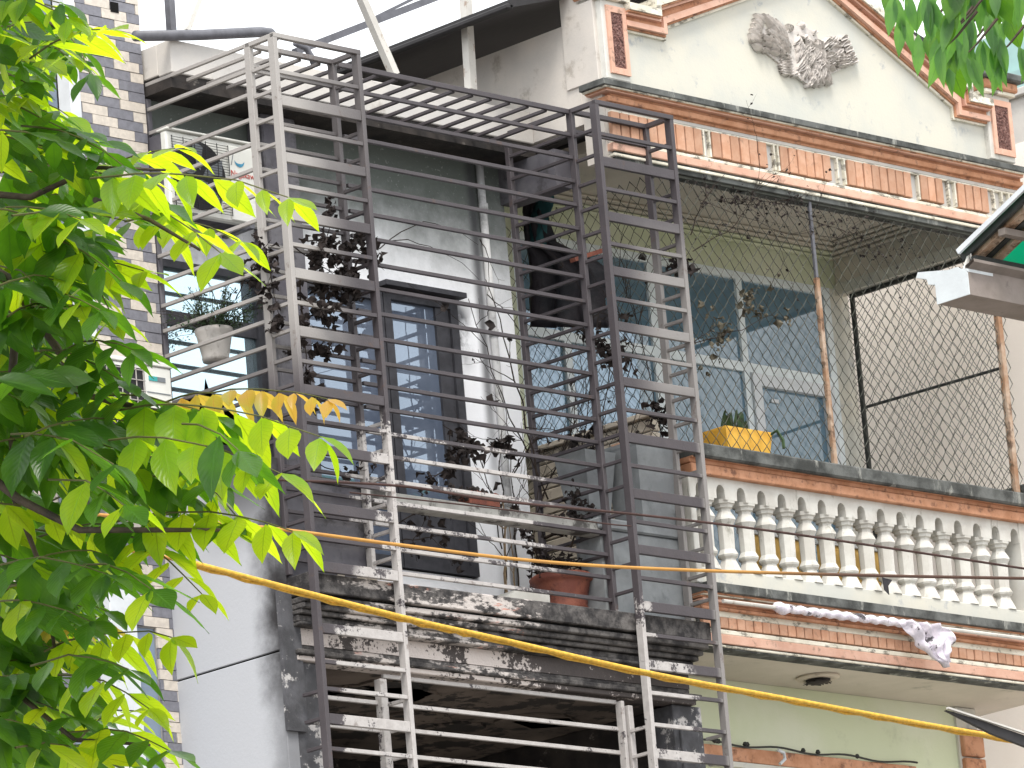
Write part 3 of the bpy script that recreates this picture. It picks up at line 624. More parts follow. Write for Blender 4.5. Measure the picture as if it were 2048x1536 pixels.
# apron with arches
xs = [1.185 + .2045 * i for i in range(-1, 16)]
mb = MB(); zt, zb, y0, y1 = 11.20, 11.045, .272, .46; cur = BX0
for xa in xs:
    r = .044; p = xa - r
    mb.box(cur, p, y0, y1, zb, zt)
    N = 8; arc = [(xa - r * math.cos(math.pi * i / N), zb + .001 + .098 * max(0, math.sin(math.pi * i / N)) ** .55) for i in range(N + 1)]
    n = len(arc); vs = []
    for (x, z) in arc: vs += [(x, y0, z), (x, y0, zt), (x, y1, z), (x, y1, zt)]
    fs = []
    for i in range(n - 1):
        a = i * 4; b = a + 4; fs += [(a, b, b + 1, a + 1), (a + 2, a + 3, b + 3, b + 2), (a, a + 2, b + 2, b)]
    mb.add(vs, fs); cur = xa + r
mb.box(cur, BX1 - .12, y0, y1, zb, zt); mb.build('apron', 'rail_white', rh)
rb('end_pier', BX1 - .12, BX1 + .004, .262, .47, 10.43, 11.20, 'rail_white', bev=.005)
rb('end_pier', BX0 - .006, BX0 + .05, .262, .43, 10.43, 11.20, 'rail_white', bev=.005)
bm_ = MB()
def sqprof(prof, n=8, rr=.92):
    o = len(bm_.v)
    for i, (r, z) in enumerate(prof):
        for j in range(n):
            t = math.tau * (j + .5) / n; bm_.v.append((r * 1.11 * math.cos(t), r * 1.11 * math.sin(t), z))
    for i in range(len(prof) - 1):
        for j in range(n): q = o + i * n; bm_.f.append((q + j, q + (j + 1) % n, q + n + (j + 1) % n, q + n + j))
    bm_.f.append(tuple(range(o, o + n))[::-1]); bm_.f.append(tuple(o + (len(prof) - 1) * n + j for j in range(n)))
sqprof([(.082, 0), (.080, .01), (.050, .085), (.046, .10), (.064, .115), (.068, .128), (.062, .14), (.050, .165), (.053, .34), (.064, .36), (.071, .372), (.066, .388), (.043, .43), (.042, .45), (.058, .458), (.060, .478), (.074, .484), (.076, .51)])
bme = bm_.mesh('baluster', 'rail_white')
ZB0 = 10.545
for i in range(17):
    x = 1.185 + .2045 * (i - 1) + .1022
    if x > BX1 - .14: break
    b = link('baluster', bme, rh, (x, .35, ZB0))
rb('plinth', BX0, BX1, .275, .45, 10.425, 10.546, 'cream', bev=.006)
# lower cornice of the balcony
for zt, zb, y0, m in ((10.465, 10.401, .16, 'mossy'), (10.400, 10.379, .19, 'terracotta'), (10.378, 10.368, .20, 'white_strip'), (10.367, 10.345, .23, 'terracotta'), (10.344, 10.325, .21, 'pink'), (10.324, 10.290, .25, 'terracotta'),
                      (10.289, 10.268, .235, 'terracotta'), (10.266, 10.219, .262, 'white_strip'), (10.133, 10.101, .262, 'white_strip'), (10.100, 10.037, .255, 'pink'), (10.035, 10.027, .275, 'mossy'), (10.026, 10.010, .262, 'white_strip'), (10.008, 9.994, .275, 'mossy')):
    rb('lower_course', BX0 - .02, BX1 + .35, y0, .46, zc(zb, y0), zc(zt, y0) + .0006, m, bev=.004)
rb('lower_band', BX0, BX1 + .33, .298, .45, 10.0, 10.43, 'mossy')
for i in range(45):
    x = .885 + i * .0845; d = U(0, .006); box('brick', x, x + .076, .266 - d, .30, 10.130, 10.207, 'brick', rh, .004)
rb('lower_soffit', .80, BX1 + .30, .40, 1.25, 9.985, 10.048, 'soffit')
YL = 1.0
rb('lower_wall', .80, 4.24, YL, YL + .2, 7, 9.983, 'green_wall')
rb('lower_band', 1.0, 3.72, YL - .05, YL - .001, 9.40, 9.50, 'terracotta', bev=.004)
rb('lower_band_strip', 1.0, 3.75, YL - .045, YL - .001, 9.36, 9.397, 'cream')
for i in range(6): rb('corner_block', 4.26, 4.48, YL - .06, YL + .1, 9.62 - i * .215, 9.82 - i * .215, 'terracotta', bev=.008)
rb('corner_strip', 4.24, 4.46, YL - .02, YL + .15, 8, 9.98, 'cream')
mb = MB(); mb.tube([(x, YL - .06, 9.515 + .012 * math.sin(x * 9)) for x in np.linspace(1.0, 3.72, 40)], .008, 5)
for i in range(9): x = U(1.1, 3.6); mb.lathe([(.006, -.012), (.02, 0), (.01, .02)], (x, YL - .06, 9.52), 6)
mb.build('conduit', 'blackframe', rh)
mb = MB(); mb.tube([P(1556, 1500, 'y', .9), P(1568, 1506, 'y', .9), P(1570, 1518, 'y', .9), P(1560, 1528, 'y', .9)], .012, 7); tag(mb.build('hook', 'jamb'), 'small white curved hook on the terracotta band under the balcony', 'hook')
# broken round lamp base on the lower ceiling
cl = thing('ceiling_rose', 'broken round light fitting hanging under the cream balcony soffit', 'ceiling light', (2.42, .65, 9.98))
mb = MB(); mb.lathe([(.15, 0), (.155, -.012), (.13, -.022)], (2.42, .65, 9.983), 28); mb.build('rim', 'partition', cl)
mb = MB(); N = 24
for i in range(N):
    a = math.tau * i / N; r0 = .10 + U(-.012, .012); a2 = math.tau * (i + 1) / N
    mb.add([(2.42 + .07 * math.cos(a), .65 + .07 * math.sin(a), 9.955), (2.42 + .07 * math.cos(a2), .65 + .07 * math.sin(a2), 9.955), (2.42 + r0 * math.cos(a2), .65 + r0 * math.sin(a2), 9.935 + U(0, .012)), (2.42 + r0 * math.cos(a), .65 + r0 * math.sin(a), 9.935 + U(0, .01))], [(0, 1, 2, 3)])
mb.lathe([(.09, 0), (.07, -.02), (.03, -.03)], (2.42, .65, 9.96), 14); mb.build('broken_base', 'sootwall', cl)

# partition wall with block courses between the two balconies
pw = thing('partition_wall', 'low beige block partition between the two balconies, behind the dead vines', 'wall', (.85, 1.2, 10.2))
for i in range(16):
    box('block_course', .86, .95, .56, 1.78, 10.21 + i * .09, 10.292 + i * .09, 'partition', pw, .006)
box('wall_core', .875, .94, .57, 1.77, 10.2, 11.64, 'sootgrey', pw); box('coping', .83, .98, .55, 1.79, 11.652, 11.69, 'partition', pw, .006)

# ------------------------------------------------------------------ chain link screens
def chain(o3, u, v, nu, nv, du, dv, parent, r=.0031):
    mb = MB(); o3 = Vector(o3); u = Vector(u); v = Vector(v); nrm = u.cross(v)
    for i in range(nu + 1):
        pts = []
        for j in range(nv * 2 + 1):
            s = (i + (.5 if j % 2 else 0) - .25) * du
            if i % 2: pass
            off = (.5 if j % 2 else 0) * du
            pts.append(o3 + u * (i * du + off - .02 * du) + v * (j * dv / 2) + nrm * (.004 if j % 2 else -.004) + Vector((U(-1, 1), U(-1, 1), U(-1, 1))) * .0025)
        mb.tube(pts, r, 4, False)
        pts = []
        for j in range(nv * 2 + 1):
            off = (-.5 if j % 2 else 0) * du
            pts.append(o3 + u * (i * du + off + du + .02 * du) + v * (j * dv / 2) + nrm * (.004 if j % 2 else -.004) + Vector((U(-1, 1), U(-1, 1), U(-1, 1))) * .0025)
        mb.tube(pts, r, 4, False)
    o = mb.build('wire_mesh', 'wire', parent); o['kind'] = 'stuff'; return o
fs_ = thing('chain_link_screen', 'chain-link screen closing the front of the cream balcony above its rail', 'wire screen', (2.6, .3, 11.42))
chain((.86, .30, 11.42), (1, 0, 0), (0, 0, 1), 34, 16, .1025, .119, fs_)
for x0, x1 in ((2.405, 2.44),):
    box('pole', x0, x1, .285, .32, 11.40, 12.78, 'rust', fs_, .003); box('pole', x0 + .006, x1 - .004, .29, .315, 12.782, 13.34, 'darksteel', fs_, .003)
box('corner_pole', 4.34, 4.385, .28, .325, 11.40, 12.95, 'rust', fs_, .003); box('top_wire_rod', .86, 4.36, .295, .315, 13.325, 13.345, 'wire', fs_)
ss = thing('chain_link_screen', 'chain-link screen with a black frame along the right side of the cream balcony', 'wire screen', (4.39, 1, 11.42))
chain((4.395, .33, 11.42), (0, 1, 0), (0, 0, 1), 13, 15, .1025, .119, ss)
box('frame_post', 4.385, 4.41, 1.685, 1.72, 11.3, 13.27, 'blackframe', ss, .003); box('frame_top', 4.38, 4.41, .33, 1.685, 13.235, 13.265, 'blackframe', ss, .003)
mb = MB(); mb.tube([(4.385, 1.66, 12.39), (4.385, .35, 12.37)], .012, 8); mb.build('middle_rod', 'blackframe', ss)
ls = thing('chain_link_screen', 'chain-link screen between the two balconies behind the right ladder column', 'wire screen', (.85, 1, 11.6))
chain((.845, .33, 11.42), (0, 1, 0), (0, 0, 1), 14, 16, .1025, .119, ls)
box('pole', .80, .842, .31, .35, 10.2, 13.35, 'palesteel', ls, .003)

# ------------------------------------------------------------------ right neighbour
rn = thing('pink_house', 'plain pinkish rendered house wall at the right edge beyond the mesh', 'house', (6, 0, 0))
zt_ = P(2030, 197, 'x', 5.7).z
box('wall', 5.7, 9, -1.5, 9, 0, zt_ - .35, 'pinkwall', rn); box('wall', 5.705, 9, -1.5, 9, zt_ - .349, zt_, 'greywall', rn)
box('roof_slab', 5.66, 9, -1.6, 9.2, zt_ + .001, zt_ + .06, 'greywall', rn, .006); box('roof_band', 5.72, 9, -1.5, 9, zt_ + .061, zt_ + .22, 'tealslab', rn); box('roof_upper', 5.85, 9, -1.4, 9, zt_ + .221, zt_ + .6, 'tealslab', rn)
box('corner_moulding', 4.44, 4.60, .1, .5, 11.20, 11.42, 'terracotta', rn, .01); box('corner_moulding', 4.43, 4.62, .05, .5, 11.422, 11.50, 'mossy', rn, .01)

# ------------------------------------------------------------------ tiled neighbour
th = thing('tiled_house', 'narrow house front at the left clad in stepped beige and grey tiles', 'house', (-4, 1.3, 0))
box('wall_core', -3.55, -2.965, 1.262, 5, 9.95, 14.6, 'grout', th); box('wall_core', -3.20, -2.965, 1.262, 5, 8, 9.948, 'grout', th); box('wall_edge', -3.03, -2.966, 1.242, 1.26, 8, 9.95, 'greywall', th)
box('window_jamb', -3.64, -3.55, 1.22, 1.34, 10.9, 14.6, 'jamb', th, .004); box('window_jamb', -3.62, -3.40, 1.20, 1.34, 8, 10.3, 'jamb', th, .004)
box('window_glass', -3.399, -3.20, 1.27, 1.28, 8, 9.98, 'glass_lilac', th)
box('recess_wall', -5.5, -3.65, 1.60, 1.7, 8, 14.6, 'grout', th); box('side_glass', -3.645, -3.642, 1.35, 1.59, 9, 14.5, 'glass_lilac', th)
rowh = .068; tl = .22; cnt = 0; stuff = MB(); stuff2 = MB()
rows = int((14.5 - 8.6) / rowh)
def tilebox(x0, x1, z, beige, y):
    global cnt
    if x1 - x0 < .015: return
    if cnt < 300 and z > 9.0:
        q = min((.22, .11, .055, .03), key=lambda w: abs(w - (x1 - x0 - .004)))
        cnt += 1; box('tile', x0, x1 - .004, y - U(.004, .009), y + .01, z, z + rowh - .004, 'tile_beige' if beige else 'tile_grey', th)
    else: (stuff if beige else stuff2).box(x0, x1 - .004, y - .006, y + .01, z, z + rowh - .004)
for r in range(rows - 1, -1, -1):
    z = 8.6 + r * rowh
    xa = -3.55 if z > 9.95 else -3.195
    xb = -2.966 if z > 9.95 else -3.035
    k0 = (-r * .11 + (.03 if r % 3 else 0)) % .44 ; x = xa - .44 + k0 - .22; i = 0
    while x < xb:
        for beige, w in ((True, .22), (False, .22)):
            x0, x1 = max(x, xa), min(x + w, xb)
            if x1 > x0: tilebox(x0, x1, z, beige if (r // 3) % 2 == 0 or True else not beige, 1.250)
            x += w
for r in range(rows):
    z = 8.6 + r * rowh; x = -5.5 - (r * .11) % .44; b = True
    while x < -3.66:
        if x > -5.5: (stuff if b else stuff2).box(x, min(x + .216, -3.655), 1.590, 1.605, z, z + rowh - .004)
        x += .22; b = not b
if stuff.v: o = stuff.build('beige_tiles', 'tile_beige', th); o['kind'] = 'stuff'
if stuff2.v: o = stuff2.build('grey_tiles', 'tile_grey', th); o['kind'] = 'stuff'
box('vent_hole', -3.22, -3.15, 1.2385, 1.242, 14.09, 14.16, 'dark', th)
# its air conditioner
a2 = thing('air_conditioner', 'white outdoor air conditioner unit on the tiled wall, half hidden by leaves', 'air conditioner', (-3.5, 1.1, 11.0))
box('casing', -4.0, -3.18, .95, 1.22, 11.02, 11.60, 'acwhite', a2, .012); box('top_lip', -4.01, -3.17, .94, 1.225, 11.602, 11.63, 'acwhite', a2, .004)
box('grille_recess', -3.95, -3.42, .944, .949, 11.06, 11.57, 'acdark', a2)
mb = MB()
for i in range(9): x = -3.93 + i * .062; mb.tube([(x, .938, 11.06), (x, .938, 11.57)], .004, 4)
for i in range(8): z = 11.08 + i * .068; mb.tube([(-3.95, .936, z), (-3.42, .936, z)], .004, 4)
mb.build('grille', 'whitepot', a2); box('badge', -3.38, -3.31, .944, .949, 11.50, 11.53, 'teal', a2); box('badge', -3.309, -3.24, .944, .949, 11.50, 11.53, 'greyprint', a2)
for z in (11.18, 11.30, 11.42): box('louvre_line', -3.40, -3.20, .946, .949, z, z + .006, 'greyprint', a2)

# ------------------------------------------------------------------ terrace steelwork
sf = thing('roof_frame', 'steel roof frame of pale posts and dark pipes above the burnt house terrace', 'steel frame', (-1, 1.5, 13.9))
for a, b, w, m in ((P(716, -20, 'y', 1.1), P(789, 150, 'y', 1.1), .055, 'palesteel'), (P(930, -20, 'y', 1.1), P(942, 180, 'y', 1.1), .062, 'palesteel')):
    mb = MB(); strut(mb, a, b, w); mb.build('post', m, sf)
pts = [P(270, 72, 'y', .95), P(400, 70, 'y', .95), P(520, 64, 'y', .95), P(540, 66, 'y', .95), P(552, 80, 'y', .95)]
mb = MB(); mb.tube(pts, .036, 12); mb.build('top_pipe', 'darksteel', sf, True)
for a, b, w in ((P(338, -15, 'y', 1.5), P(343, 62, 'y', 1.5), .05), (P(403, -15, 'y', 1.3), P(374, 62, 'y', 1.3), .035)):
    mb = MB(); strut(mb, a, b, w); mb.build('stay', 'darksteel' if w == .05 else 'palesteel', sf)
for a, b, w in (((590, 104), (880, -8), .05), ((740, 40), (850, -14), .022)):
    mb = MB(); strut(mb, P(*a, 'y', 2.4), P(*b, 'y', 2.4), w); mb.build('purlin', 'darksteel', sf)
mb = MB(); mb.tube([P(590, 86, 'y', .6), P(612, 96, 'y', .6), P(622, 112, 'y', .6), P(630, 135, 'y', .6)], .022, 8); mb.build('bent_pipe', 'darksteel', sf, True)

# ------------------------------------------------------------------ objects on the balconies
def lathe_thing(name, prof, c, m, parent=None, n=24):
    mb = MB(); mb.lathe(prof, c, n); return mb.build(name, m, parent, True, c)
tp = thing('plant_pot', 'large terracotta flower pot with a rolled rim and charred plant on the burnt ledge', 'flower pot', (-.13, .55, 10.11))
lathe_thing('pot', [(.145, 0), (.16, .03), (.168, .045), (.160, .06), (.17, .12), (.188, .20), (.19, .22), (.212, .23), (.218, .26), (.20, .275), (.185, .275), (.175, .25)], (-.13, .58, 10.167), 'pot', tp)
mb = MB()
for i in range(260):
    a, r = U(0, math.tau), U(0, .2); p = Vector((-.13 + r * math.cos(a), .58 + r * math.sin(a), 10.44 + U(0, .13))); d = Vector((U(-1, 1), U(-1, 1), U(-.3, 1))).normalized() * .05; e = Vector((U(-1, 1), U(-1, 1), U(-1, 1))).normalized() * .02
    mb.add([p - e, p + d * .5 - e * .2, p + d, p + d * .5 + e * 1.2], [(0, 1, 2, 3)])
o = mb.build('charred_leaves', 'deadleaf', tp); o['kind'] = 'stuff'
wb = MB(); wb.prism([(-.86, 10.167), (-.39, 10.167), (-.39, 10.29), (-.70, 10.27)], 'y', .45, .70); tag(wb.build('stone_block', 'rail_white'), 'white wedge-shaped plaster block on the ledge left of the terracotta pot', 'block')
# concrete planter on the pillar
pln = thing('planter', 'tapering grey concrete planter box standing on the pillar behind the right ladder column', 'planter', (.55, .40, 10.80))
mb = MB(); vs = []
for (hw, z) in ((.155, 10.802), (.20, 11.33), (.205, 11.345), (.205, 11.37), (.17, 11.37), (.165, 11.32)):
    vs += [(.575 + sx * hw, .42 + sy * hw * .8, z) for sx, sy in ((-1, -1), (1, -1), (1, 1), (-1, 1))]
mb.add(vs, [(3, 2, 1, 0)] + [(4 * i + j, 4 * i + (j + 1) % 4, 4 * i + 4 + (j + 1) % 4, 4 * i + 4 + j) for i in range(5) for j in range(4)] + [(20, 21, 22, 23)]); mb.build('box', 'concrete', pln)
mb = MB(); mb.box(.43, .72, .30, .54, 11.33, 11.40); mb.build('soil', 'brick', pln)
p3 = thing('planter', 'narrow grey tapering planter between the ladder column and the block partition', 'planter', (.25, .6, 10.82))
mb = MB(); vs = []
for (hw, z) in ((.09, 10.802), (.145, 11.28), (.15, 11.31), (.12, 11.31)):
    vs += [(.20 + sx * hw, .58 + sy * hw, z) for sx, sy in ((-1, -1), (1, -1), (1, 1), (-1, 1))]
mb.add(vs, [(3, 2, 1, 0)] + [(4 * i + j, 4 * i + (j + 1) % 4, 4 * i + 4 + (j + 1) % 4, 4 * i + 4 + j) for i in range(3) for j in range(4)] + [(12, 13, 14, 15)]); mb.build('box', 'concrete', p3)
box('stand', .12, .28, .53, .66, 10.1, 10.801, 'concrete', p3, .006)
# yellow planter box with succulents on the cream rail
yb = thing('planter_box', 'bright yellow rectangular planter box on the cream balcony rail, dark succulents in it', 'planter', (1.65, .38, 11.40))
mb = MB(); vs = []
for (hx, hy, z) in ((.205, .105, 11.402), (.235, .125, 11.575), (.235, .125, 11.59), (.21, .105, 11.59), (.205, .10, 11.56)):
    vs += [(1.575 + sx * hx, .435 + sy * hy, z) for sx, sy in ((-1, -1), (1, -1), (1, 1), (-1, 1))]
mb.add(vs, [(3, 2, 1, 0)] + [(4 * i + j, 4 * i + (j + 1) % 4, 4 * i + 4 + (j + 1) % 4, 4 * i + 4 + j) for i in range(4) for j in range(4)] + [(16, 17, 18, 19)]); mb.build('box', 'yellow', yb)
mb = MB()
for i in range(14):
    x, y = 1.50 + U(0, .32), .40 + U(-.05, .05); h = U(.09, .2); lean = Vector((U(-.06, .06), U(-.05, .02), h)); w = U(.014, .026); p = Vector((x - .07, y + .03, 11.56)); a = U(0, 3.1); u = Vector((math.cos(a), math.sin(a), 0)) * w
    mb.add([p - u * .5, p + lean * .5 - u * 1.2, p + lean * .9 - u * .8, p + lean, p + lean * .9 + u * .8, p + lean * .5 + u * 1.2, p + u * .5, p + lean * .5 + Vector((u.y, -u.x, 0)) * .5], [(0, 1, 7), (1, 2, 7), (2, 3, 7), (3, 4, 7), (4, 5, 7), (5, 6, 7), (6, 0, 7)])
o = mb.build('succulent_leaves', 'foliage', yb)
mb = MB(); mb.tube([(1.60, .39, 11.55), (1.52, .38, 11.60), (1.42, .36, 11.56), (1.37, .35, 11.48)], .008, 5); mb.tube([(1.78, .34, 11.56), (1.83, .28, 11.60), (1.86, .26, 11.53), (1.86, .26, 11.47)], .012, 5); mb.build('trailing_stem', 'foliage', yb)
# hanging white pot with fine plant
hp = thing('hanging_pot', 'white plastic pot hung inside the left cage bars, fine leafy plant in it', 'hanging plant', (-2.80, .93, 11.70))
lathe_thing('pot', [(.085, 0), (.09, .02), (.088, .03), (.118, .18), (.125, .19), (.125, .215), (.11, .215)], (-2.80, .93, 11.69), 'whitepot', hp)
mb = MB(); st = MB()
for i in range(110):
    a = U(0, math.tau); L = U(.14, .40); lean = U(.1, 1.25); p0 = Vector((-2.80 + .05 * math.cos(a), .93 + .05 * math.sin(a), 11.88)); pts = []
    for j in range(5): t = j / 4; pts.append(p0 + Vector((math.cos(a) * lean * L * t * .9, math.sin(a) * lean * L * t * .9, L * t * (1.0 - .5 * lean * t))))
    st.tube(pts, .0018, 3, False)
    for j in range(20):
        t = U(.15, 1); q = pts[0].lerp(pts[-1], t) + Vector((U(-1, 1), U(-1, 1), U(-1, 1))) * .018; d = Vector((U(-1, 1), U(-1, 1), U(-1, 1))).normalized() * .012; e = Vector((U(-1, 1), U(-1, 1), U(-1, 1))).normalized() * .006
        mb.add([q - d, q + e, q + d, q - e], [(0, 1, 2, 3)])
o = mb.build('fine_leaves', 'foliage', hp); o['kind'] = 'stuff'; st.build('stems', 'twig', hp)
mb = MB(); mb.tube([(-2.91, .93, 11.90), (-2.88, .93, 12.16), (-2.94, .93, 12.30)], .003, 4); mb.tube([(-2.69, .93, 11.90), (-2.80, .93, 12.2), (-2.94, .93, 12.30)], .003, 4); mb.build('hanger_wire', 'wire', hp)
# small terracotta trough on the parapet rail
tr_ = thing('plant_trough', 'small rust-red trough with crumbled soil on the burnt parapet rail', 'planter', (-.85, .35, 10.77))
P1 = P(925, 985, 'y', .33)
mb = MB()
N = 9; vs = []
for i in range(N + 1):
    x = -1.22 + .28 * i / N; zt = 10.85 + U(-.015, .02); vs += [(x, .30, 10.772), (x, .30, zt), (x, .40, 10.772), (x, .40, zt + .01)]
fs = [(0, 2, 3, 1), (4 * N, 4 * N + 1, 4 * N + 3, 4 * N + 2)]
for i in range(N): a = 4 * i; b = a + 4; fs += [(a, a + 1, b + 1, b), (a + 1, a + 3, b + 3, b + 1), (a + 2, b + 2, b + 3, a + 3)]
mb.add(vs, fs); mb.build('trough', 'pot', tr_)
mb = MB()
for i in range(120):
    p = Vector((U(-1.35, -.98), U(.3, .42), 10.80 + abs(U(-.08, .10)))); r = U(.006, .018); mb.lathe([(r * .4, -r), (r, 0), (r * .4, r)], p, 5)
o = mb.build('soil_crumbs', 'deadleaf', tr_); o['kind'] = 'stuff'
# ochre boards / crates on the cream balcony floor
for x0, x1, lab in ((1.95, 2.62, 'ochre panel leaning behind the balusters, the left one of two'), (2.75, 3.45, 'ochre panel leaning behind the balusters, the right one of two')):
    bx = thing('ochre_panel', lab, 'panel', ((x0 + x1) / 2, .8, 10.5), 'ochre panels behind the balustrade')
    box('board', x0, x1, .80, .84, 10.62, 11.0, 'paleyellow', bx, .004); box('edge_strip', x0 - .01, x1 + .01, .79, .85, 11.001, 11.04, 'jamb', bx, .004); box('edge_strip', x0 - .01, x1 + .01, .79, .85, 10.585, 10.618, 'jamb', bx, .004)
    box('foot', x0 + .02, x0 + .06, .80, .84, 10.2, 10.584, 'jamb', bx); box('foot', x1 - .06, x1 - .02, .80, .84, 10.2, 10.584, 'jamb', bx)
dk = MB(); dk.box(1.2, 1.75, .95, 1.3, 10.2, 10.95, .01); tag(dk.build('cabinet', 'sootgrey'), 'dark cabinet standing on the cream balcony left of the ochre panels', 'cabinet')
dk = MB(); dk.box(4.0, 4.25, 1.2, 1.5, 10.2, 10.85, .01); dk.build
# tarp between balconies
mb = MB(); poly = [(1042, 350), (1092, 348), (1108, 430), (1100, 480), (1150, 500), (1215, 520), (1218, 600), (1200, 640), (1060, 660)]
NU, NV = 14, 16; vs = []
for j in range(NV + 1):
    v = j / NV; yy = 350 + 305 * v; xl = 1040 + 20 * v; xr = 1095 + (0 if yy < 480 else min(1, (yy - 480) / 50) * 118) + 6 * math.sin(yy * .07)
    for i in range(NU + 1):
        u = i / NU; p = P(xl + (xr - xl) * u, yy, 'x', .80); vs.append(p + Vector((.035 * math.sin(u * 19 + v * 3) + U(-.01, .01), 0, 0)))
mb.add(vs, [(j * (NU + 1) + i, j * (NU + 1) + i + 1, (j + 1) * (NU + 1) + i + 1, (j + 1) * (NU + 1) + i) for j in range(NV) for i in range(NU)])
tg = mb.build('tarpaulin', 'tarp', None, True); tag(tg, 'charred crumpled tarpaulin hanging between the two balconies', 'tarpaulin')
sm = tg.modifiers.new('s', 'SOLIDIFY'); sm.thickness = .006
mb = MB(); vs = []
for j in range(9):
    for i in range(4): u, v = i / 3, j / 8; p = P(1062 + 36 * u + 8 * math.sin(v * 5), 365 + 130 * v, 'x', .78); vs.append(p + Vector((.02 * math.sin(u * 6 + v * 9), 0, 0)))
mb.add(vs, [(j * 4 + i, j * 4 + i + 1, j * 4 + 5 + i, j * 4 + 4 + i) for j in range(8) for i in range(3)]); o = mb.build('cloth_scrap', 'tarpgreen', None, True); tag(o, 'strip of teal cloth hanging beside the charred tarpaulin', 'cloth'); o.modifiers.new('s', 'SOLIDIFY').thickness = .004
mb = MB(); strut(mb, P(1145, 520, 'y', .6), P(1215, 498, 'y', .6), .05, .03); tag(mb.build('wooden_batten', 'pot'), 'short reddish batten wedged inside the right ladder column', 'batten')

# wrapped pole and hanging cloth under the cream balcony rail
cp = thing('wrapped_pole', 'long pole under the balcony edge wound with strips of white cloth', 'pole', (2, .1, 10.25))
mb = MB(); a, b = Vector((.94, .12, 10.275)), Vector((4.15, .12, 10.29)); mb.tube([a, b], .014, 8); mb.build('pole', 'palesteel', cp)
mb = MB(); N = 150; pts = []; rs = []
for i in range(N):
    t = .16 + .44 * i / N; pts.append(a.lerp(b, t) + Vector((0, 0, .006 * math.sin(i * .5)))); rs.append(.024 + .004 * abs(math.sin(i * .21 + 2 * math.sin(i * .05))) + (.014 if i < 16 else 0) * math.sin(i / 5) + U(-.002, .003))
mb.tube(pts, rs, 12); mb.build('cloth_wrap', 'cloth', cp, True)
hc = MB(); NU, NV = 18, 16; vs = []
for j in range(NV + 1):
    v = j / NV
    for i in range(NU + 1):
        u = i / NU; w = .40 * (1 - v) ** .8 + .10; cx = 2.94 + .20 * v + .03 * math.sin(v * 6)
        vs.append((cx + (u - .5) * w + .008 * math.sin(j * 1.3), .085 + .032 * math.sin(u * 23 + v * 4) + .012 * math.sin(v * 15 + u * 7) , 10.315 - (.30 * v) - .05 * abs(u - .5) * (1 - v) * 2 + .02 * math.sin(u * 9)))
hc.add(vs, [(j * (NU + 1) + i, j * (NU + 1) + i + 1, (j + 1) * (NU + 1) + i + 1, (j + 1) * (NU + 1) + i) for j in range(NV) for i in range(NU)])
o = hc.build('hanging_cloth', 'cloth', None, True); tag(o, 'crumpled lilac-white cloth drooping from the end of the wrapped pole', 'cloth'); o.modifiers.new('s', 'SOLIDIFY').thickness = .004
mb = MB(); mb.add([P(1764, 1155, 'y', .2), P(1784, 1160, 'y', .2), P(1776, 1172, 'y', .2), P(1778, 1190, 'y', .2), P(1768, 1180, 'y', .2)], [(0, 1, 2, 3, 4)]); o = mb.build('dark_rag', 'tarp'); o.modifiers.new('s', 'SOLIDIFY').thickness = .004; tag(o, 'small black scrap hanging on the white plinth below the balusters', 'scrap')

# ------------------------------------------------------------------ right-hand awnings
aw = thing('green_awning', 'rusty green sheet awning with a pale box gutter jutting in at the right edge', 'awning', (1.6, -2, 12))
y0 = -2.0
A = P(1877, 612, 'y', y0); B = P(1945, 545, 'y', y0)
gx0, gx1 = A.x, 3.6
mb = MB(); prof = [(-2.28, 11.83), (-2.0, 11.83), (-2.0, 12.02), (-2.02, 12.02), (-2.02, 11.85), (-2.26, 11.85), (-2.26, 12.03), (-2.34, 12.06), (-2.34, 12.04), (-2.28, 12.01)]
sl_ = -.02
mb = MB(); n = len(prof)
mb.add([(gx0, y, z) for y, z in prof] + [(gx1, y, z + sl_) for y, z in prof], [(i, (i + 1) % n, n + (i + 1) % n, n + i) for i in range(n)]); mb.build('gutter', 'gutter_dark', aw)
mb = MB(); mb.prism([(-2.281, 11.829), (-1.999, 11.829), (-1.999, 12.03), (-2.20, 12.035), (-2.281, 11.98)], 'x', gx0 - .012, gx0 - .001); mb.build('gutter_end', 'brace', aw)
mb = MB(); mb.prism([(-2.282, 11.985), (-2.282, 12.005), (-1.86, 12.085), (-1.84, 12.05), (-1.93, 12.02), (-1.94, 11.98), (-1.998, 11.965)], 'x', gx0 - .010, gx0 + .25); mb.build('gutter_lip', 'brace', aw)
v0 = P(1916, 504, 'y', -2.1); v1 = P(2075, 350, 'x', v0.x); vd = (v1 - v0)
mb = MB(); strut(mb, v0, v1, .022, .035); mb.build('verge', 'jamb', aw)
def para(name, a, b, depth, th_, m):
    mb = MB(); a = Vector(a); b = Vector(b); e = Vector(depth); h = Vector((0, 0, th_))
    mb.add([a, b, b + e, a + e, a + h, b + h, b + e + h, a + e + h], [(3, 2, 1, 0), (4, 5, 6, 7), (0, 1, 5, 4), (1, 2, 6, 5), (2, 3, 7, 6), (3, 0, 4, 7)]); return mb.build(name, m, aw)
para('green_sheet', v0 + Vector((.012, 0, .0)), v1 + Vector((.012, 0, .0)), (2.4, 0, 0), .01, 'greensheet')
for dx_, w_, dz_, m_, nm in ((.05, .03, -.03, 'blackframe', 'dark_rafter'), (.125, .075, -.05, 'rust', 'rusty_rafter'), (.20, .05, -.05, 'blackframe', 'dark_rafter'), (.285, .075, -.06, 'rust', 'rusty_rafter'), (.75, .07, -.06, 'rust', 'rusty_rafter')):
    mb = MB(); strut(mb, v0 + Vector((dx_, 0, dz_)) - vd * .01, v1 + Vector((dx_, 0, dz_)), w_, .05); mb.build(nm, m_, aw)
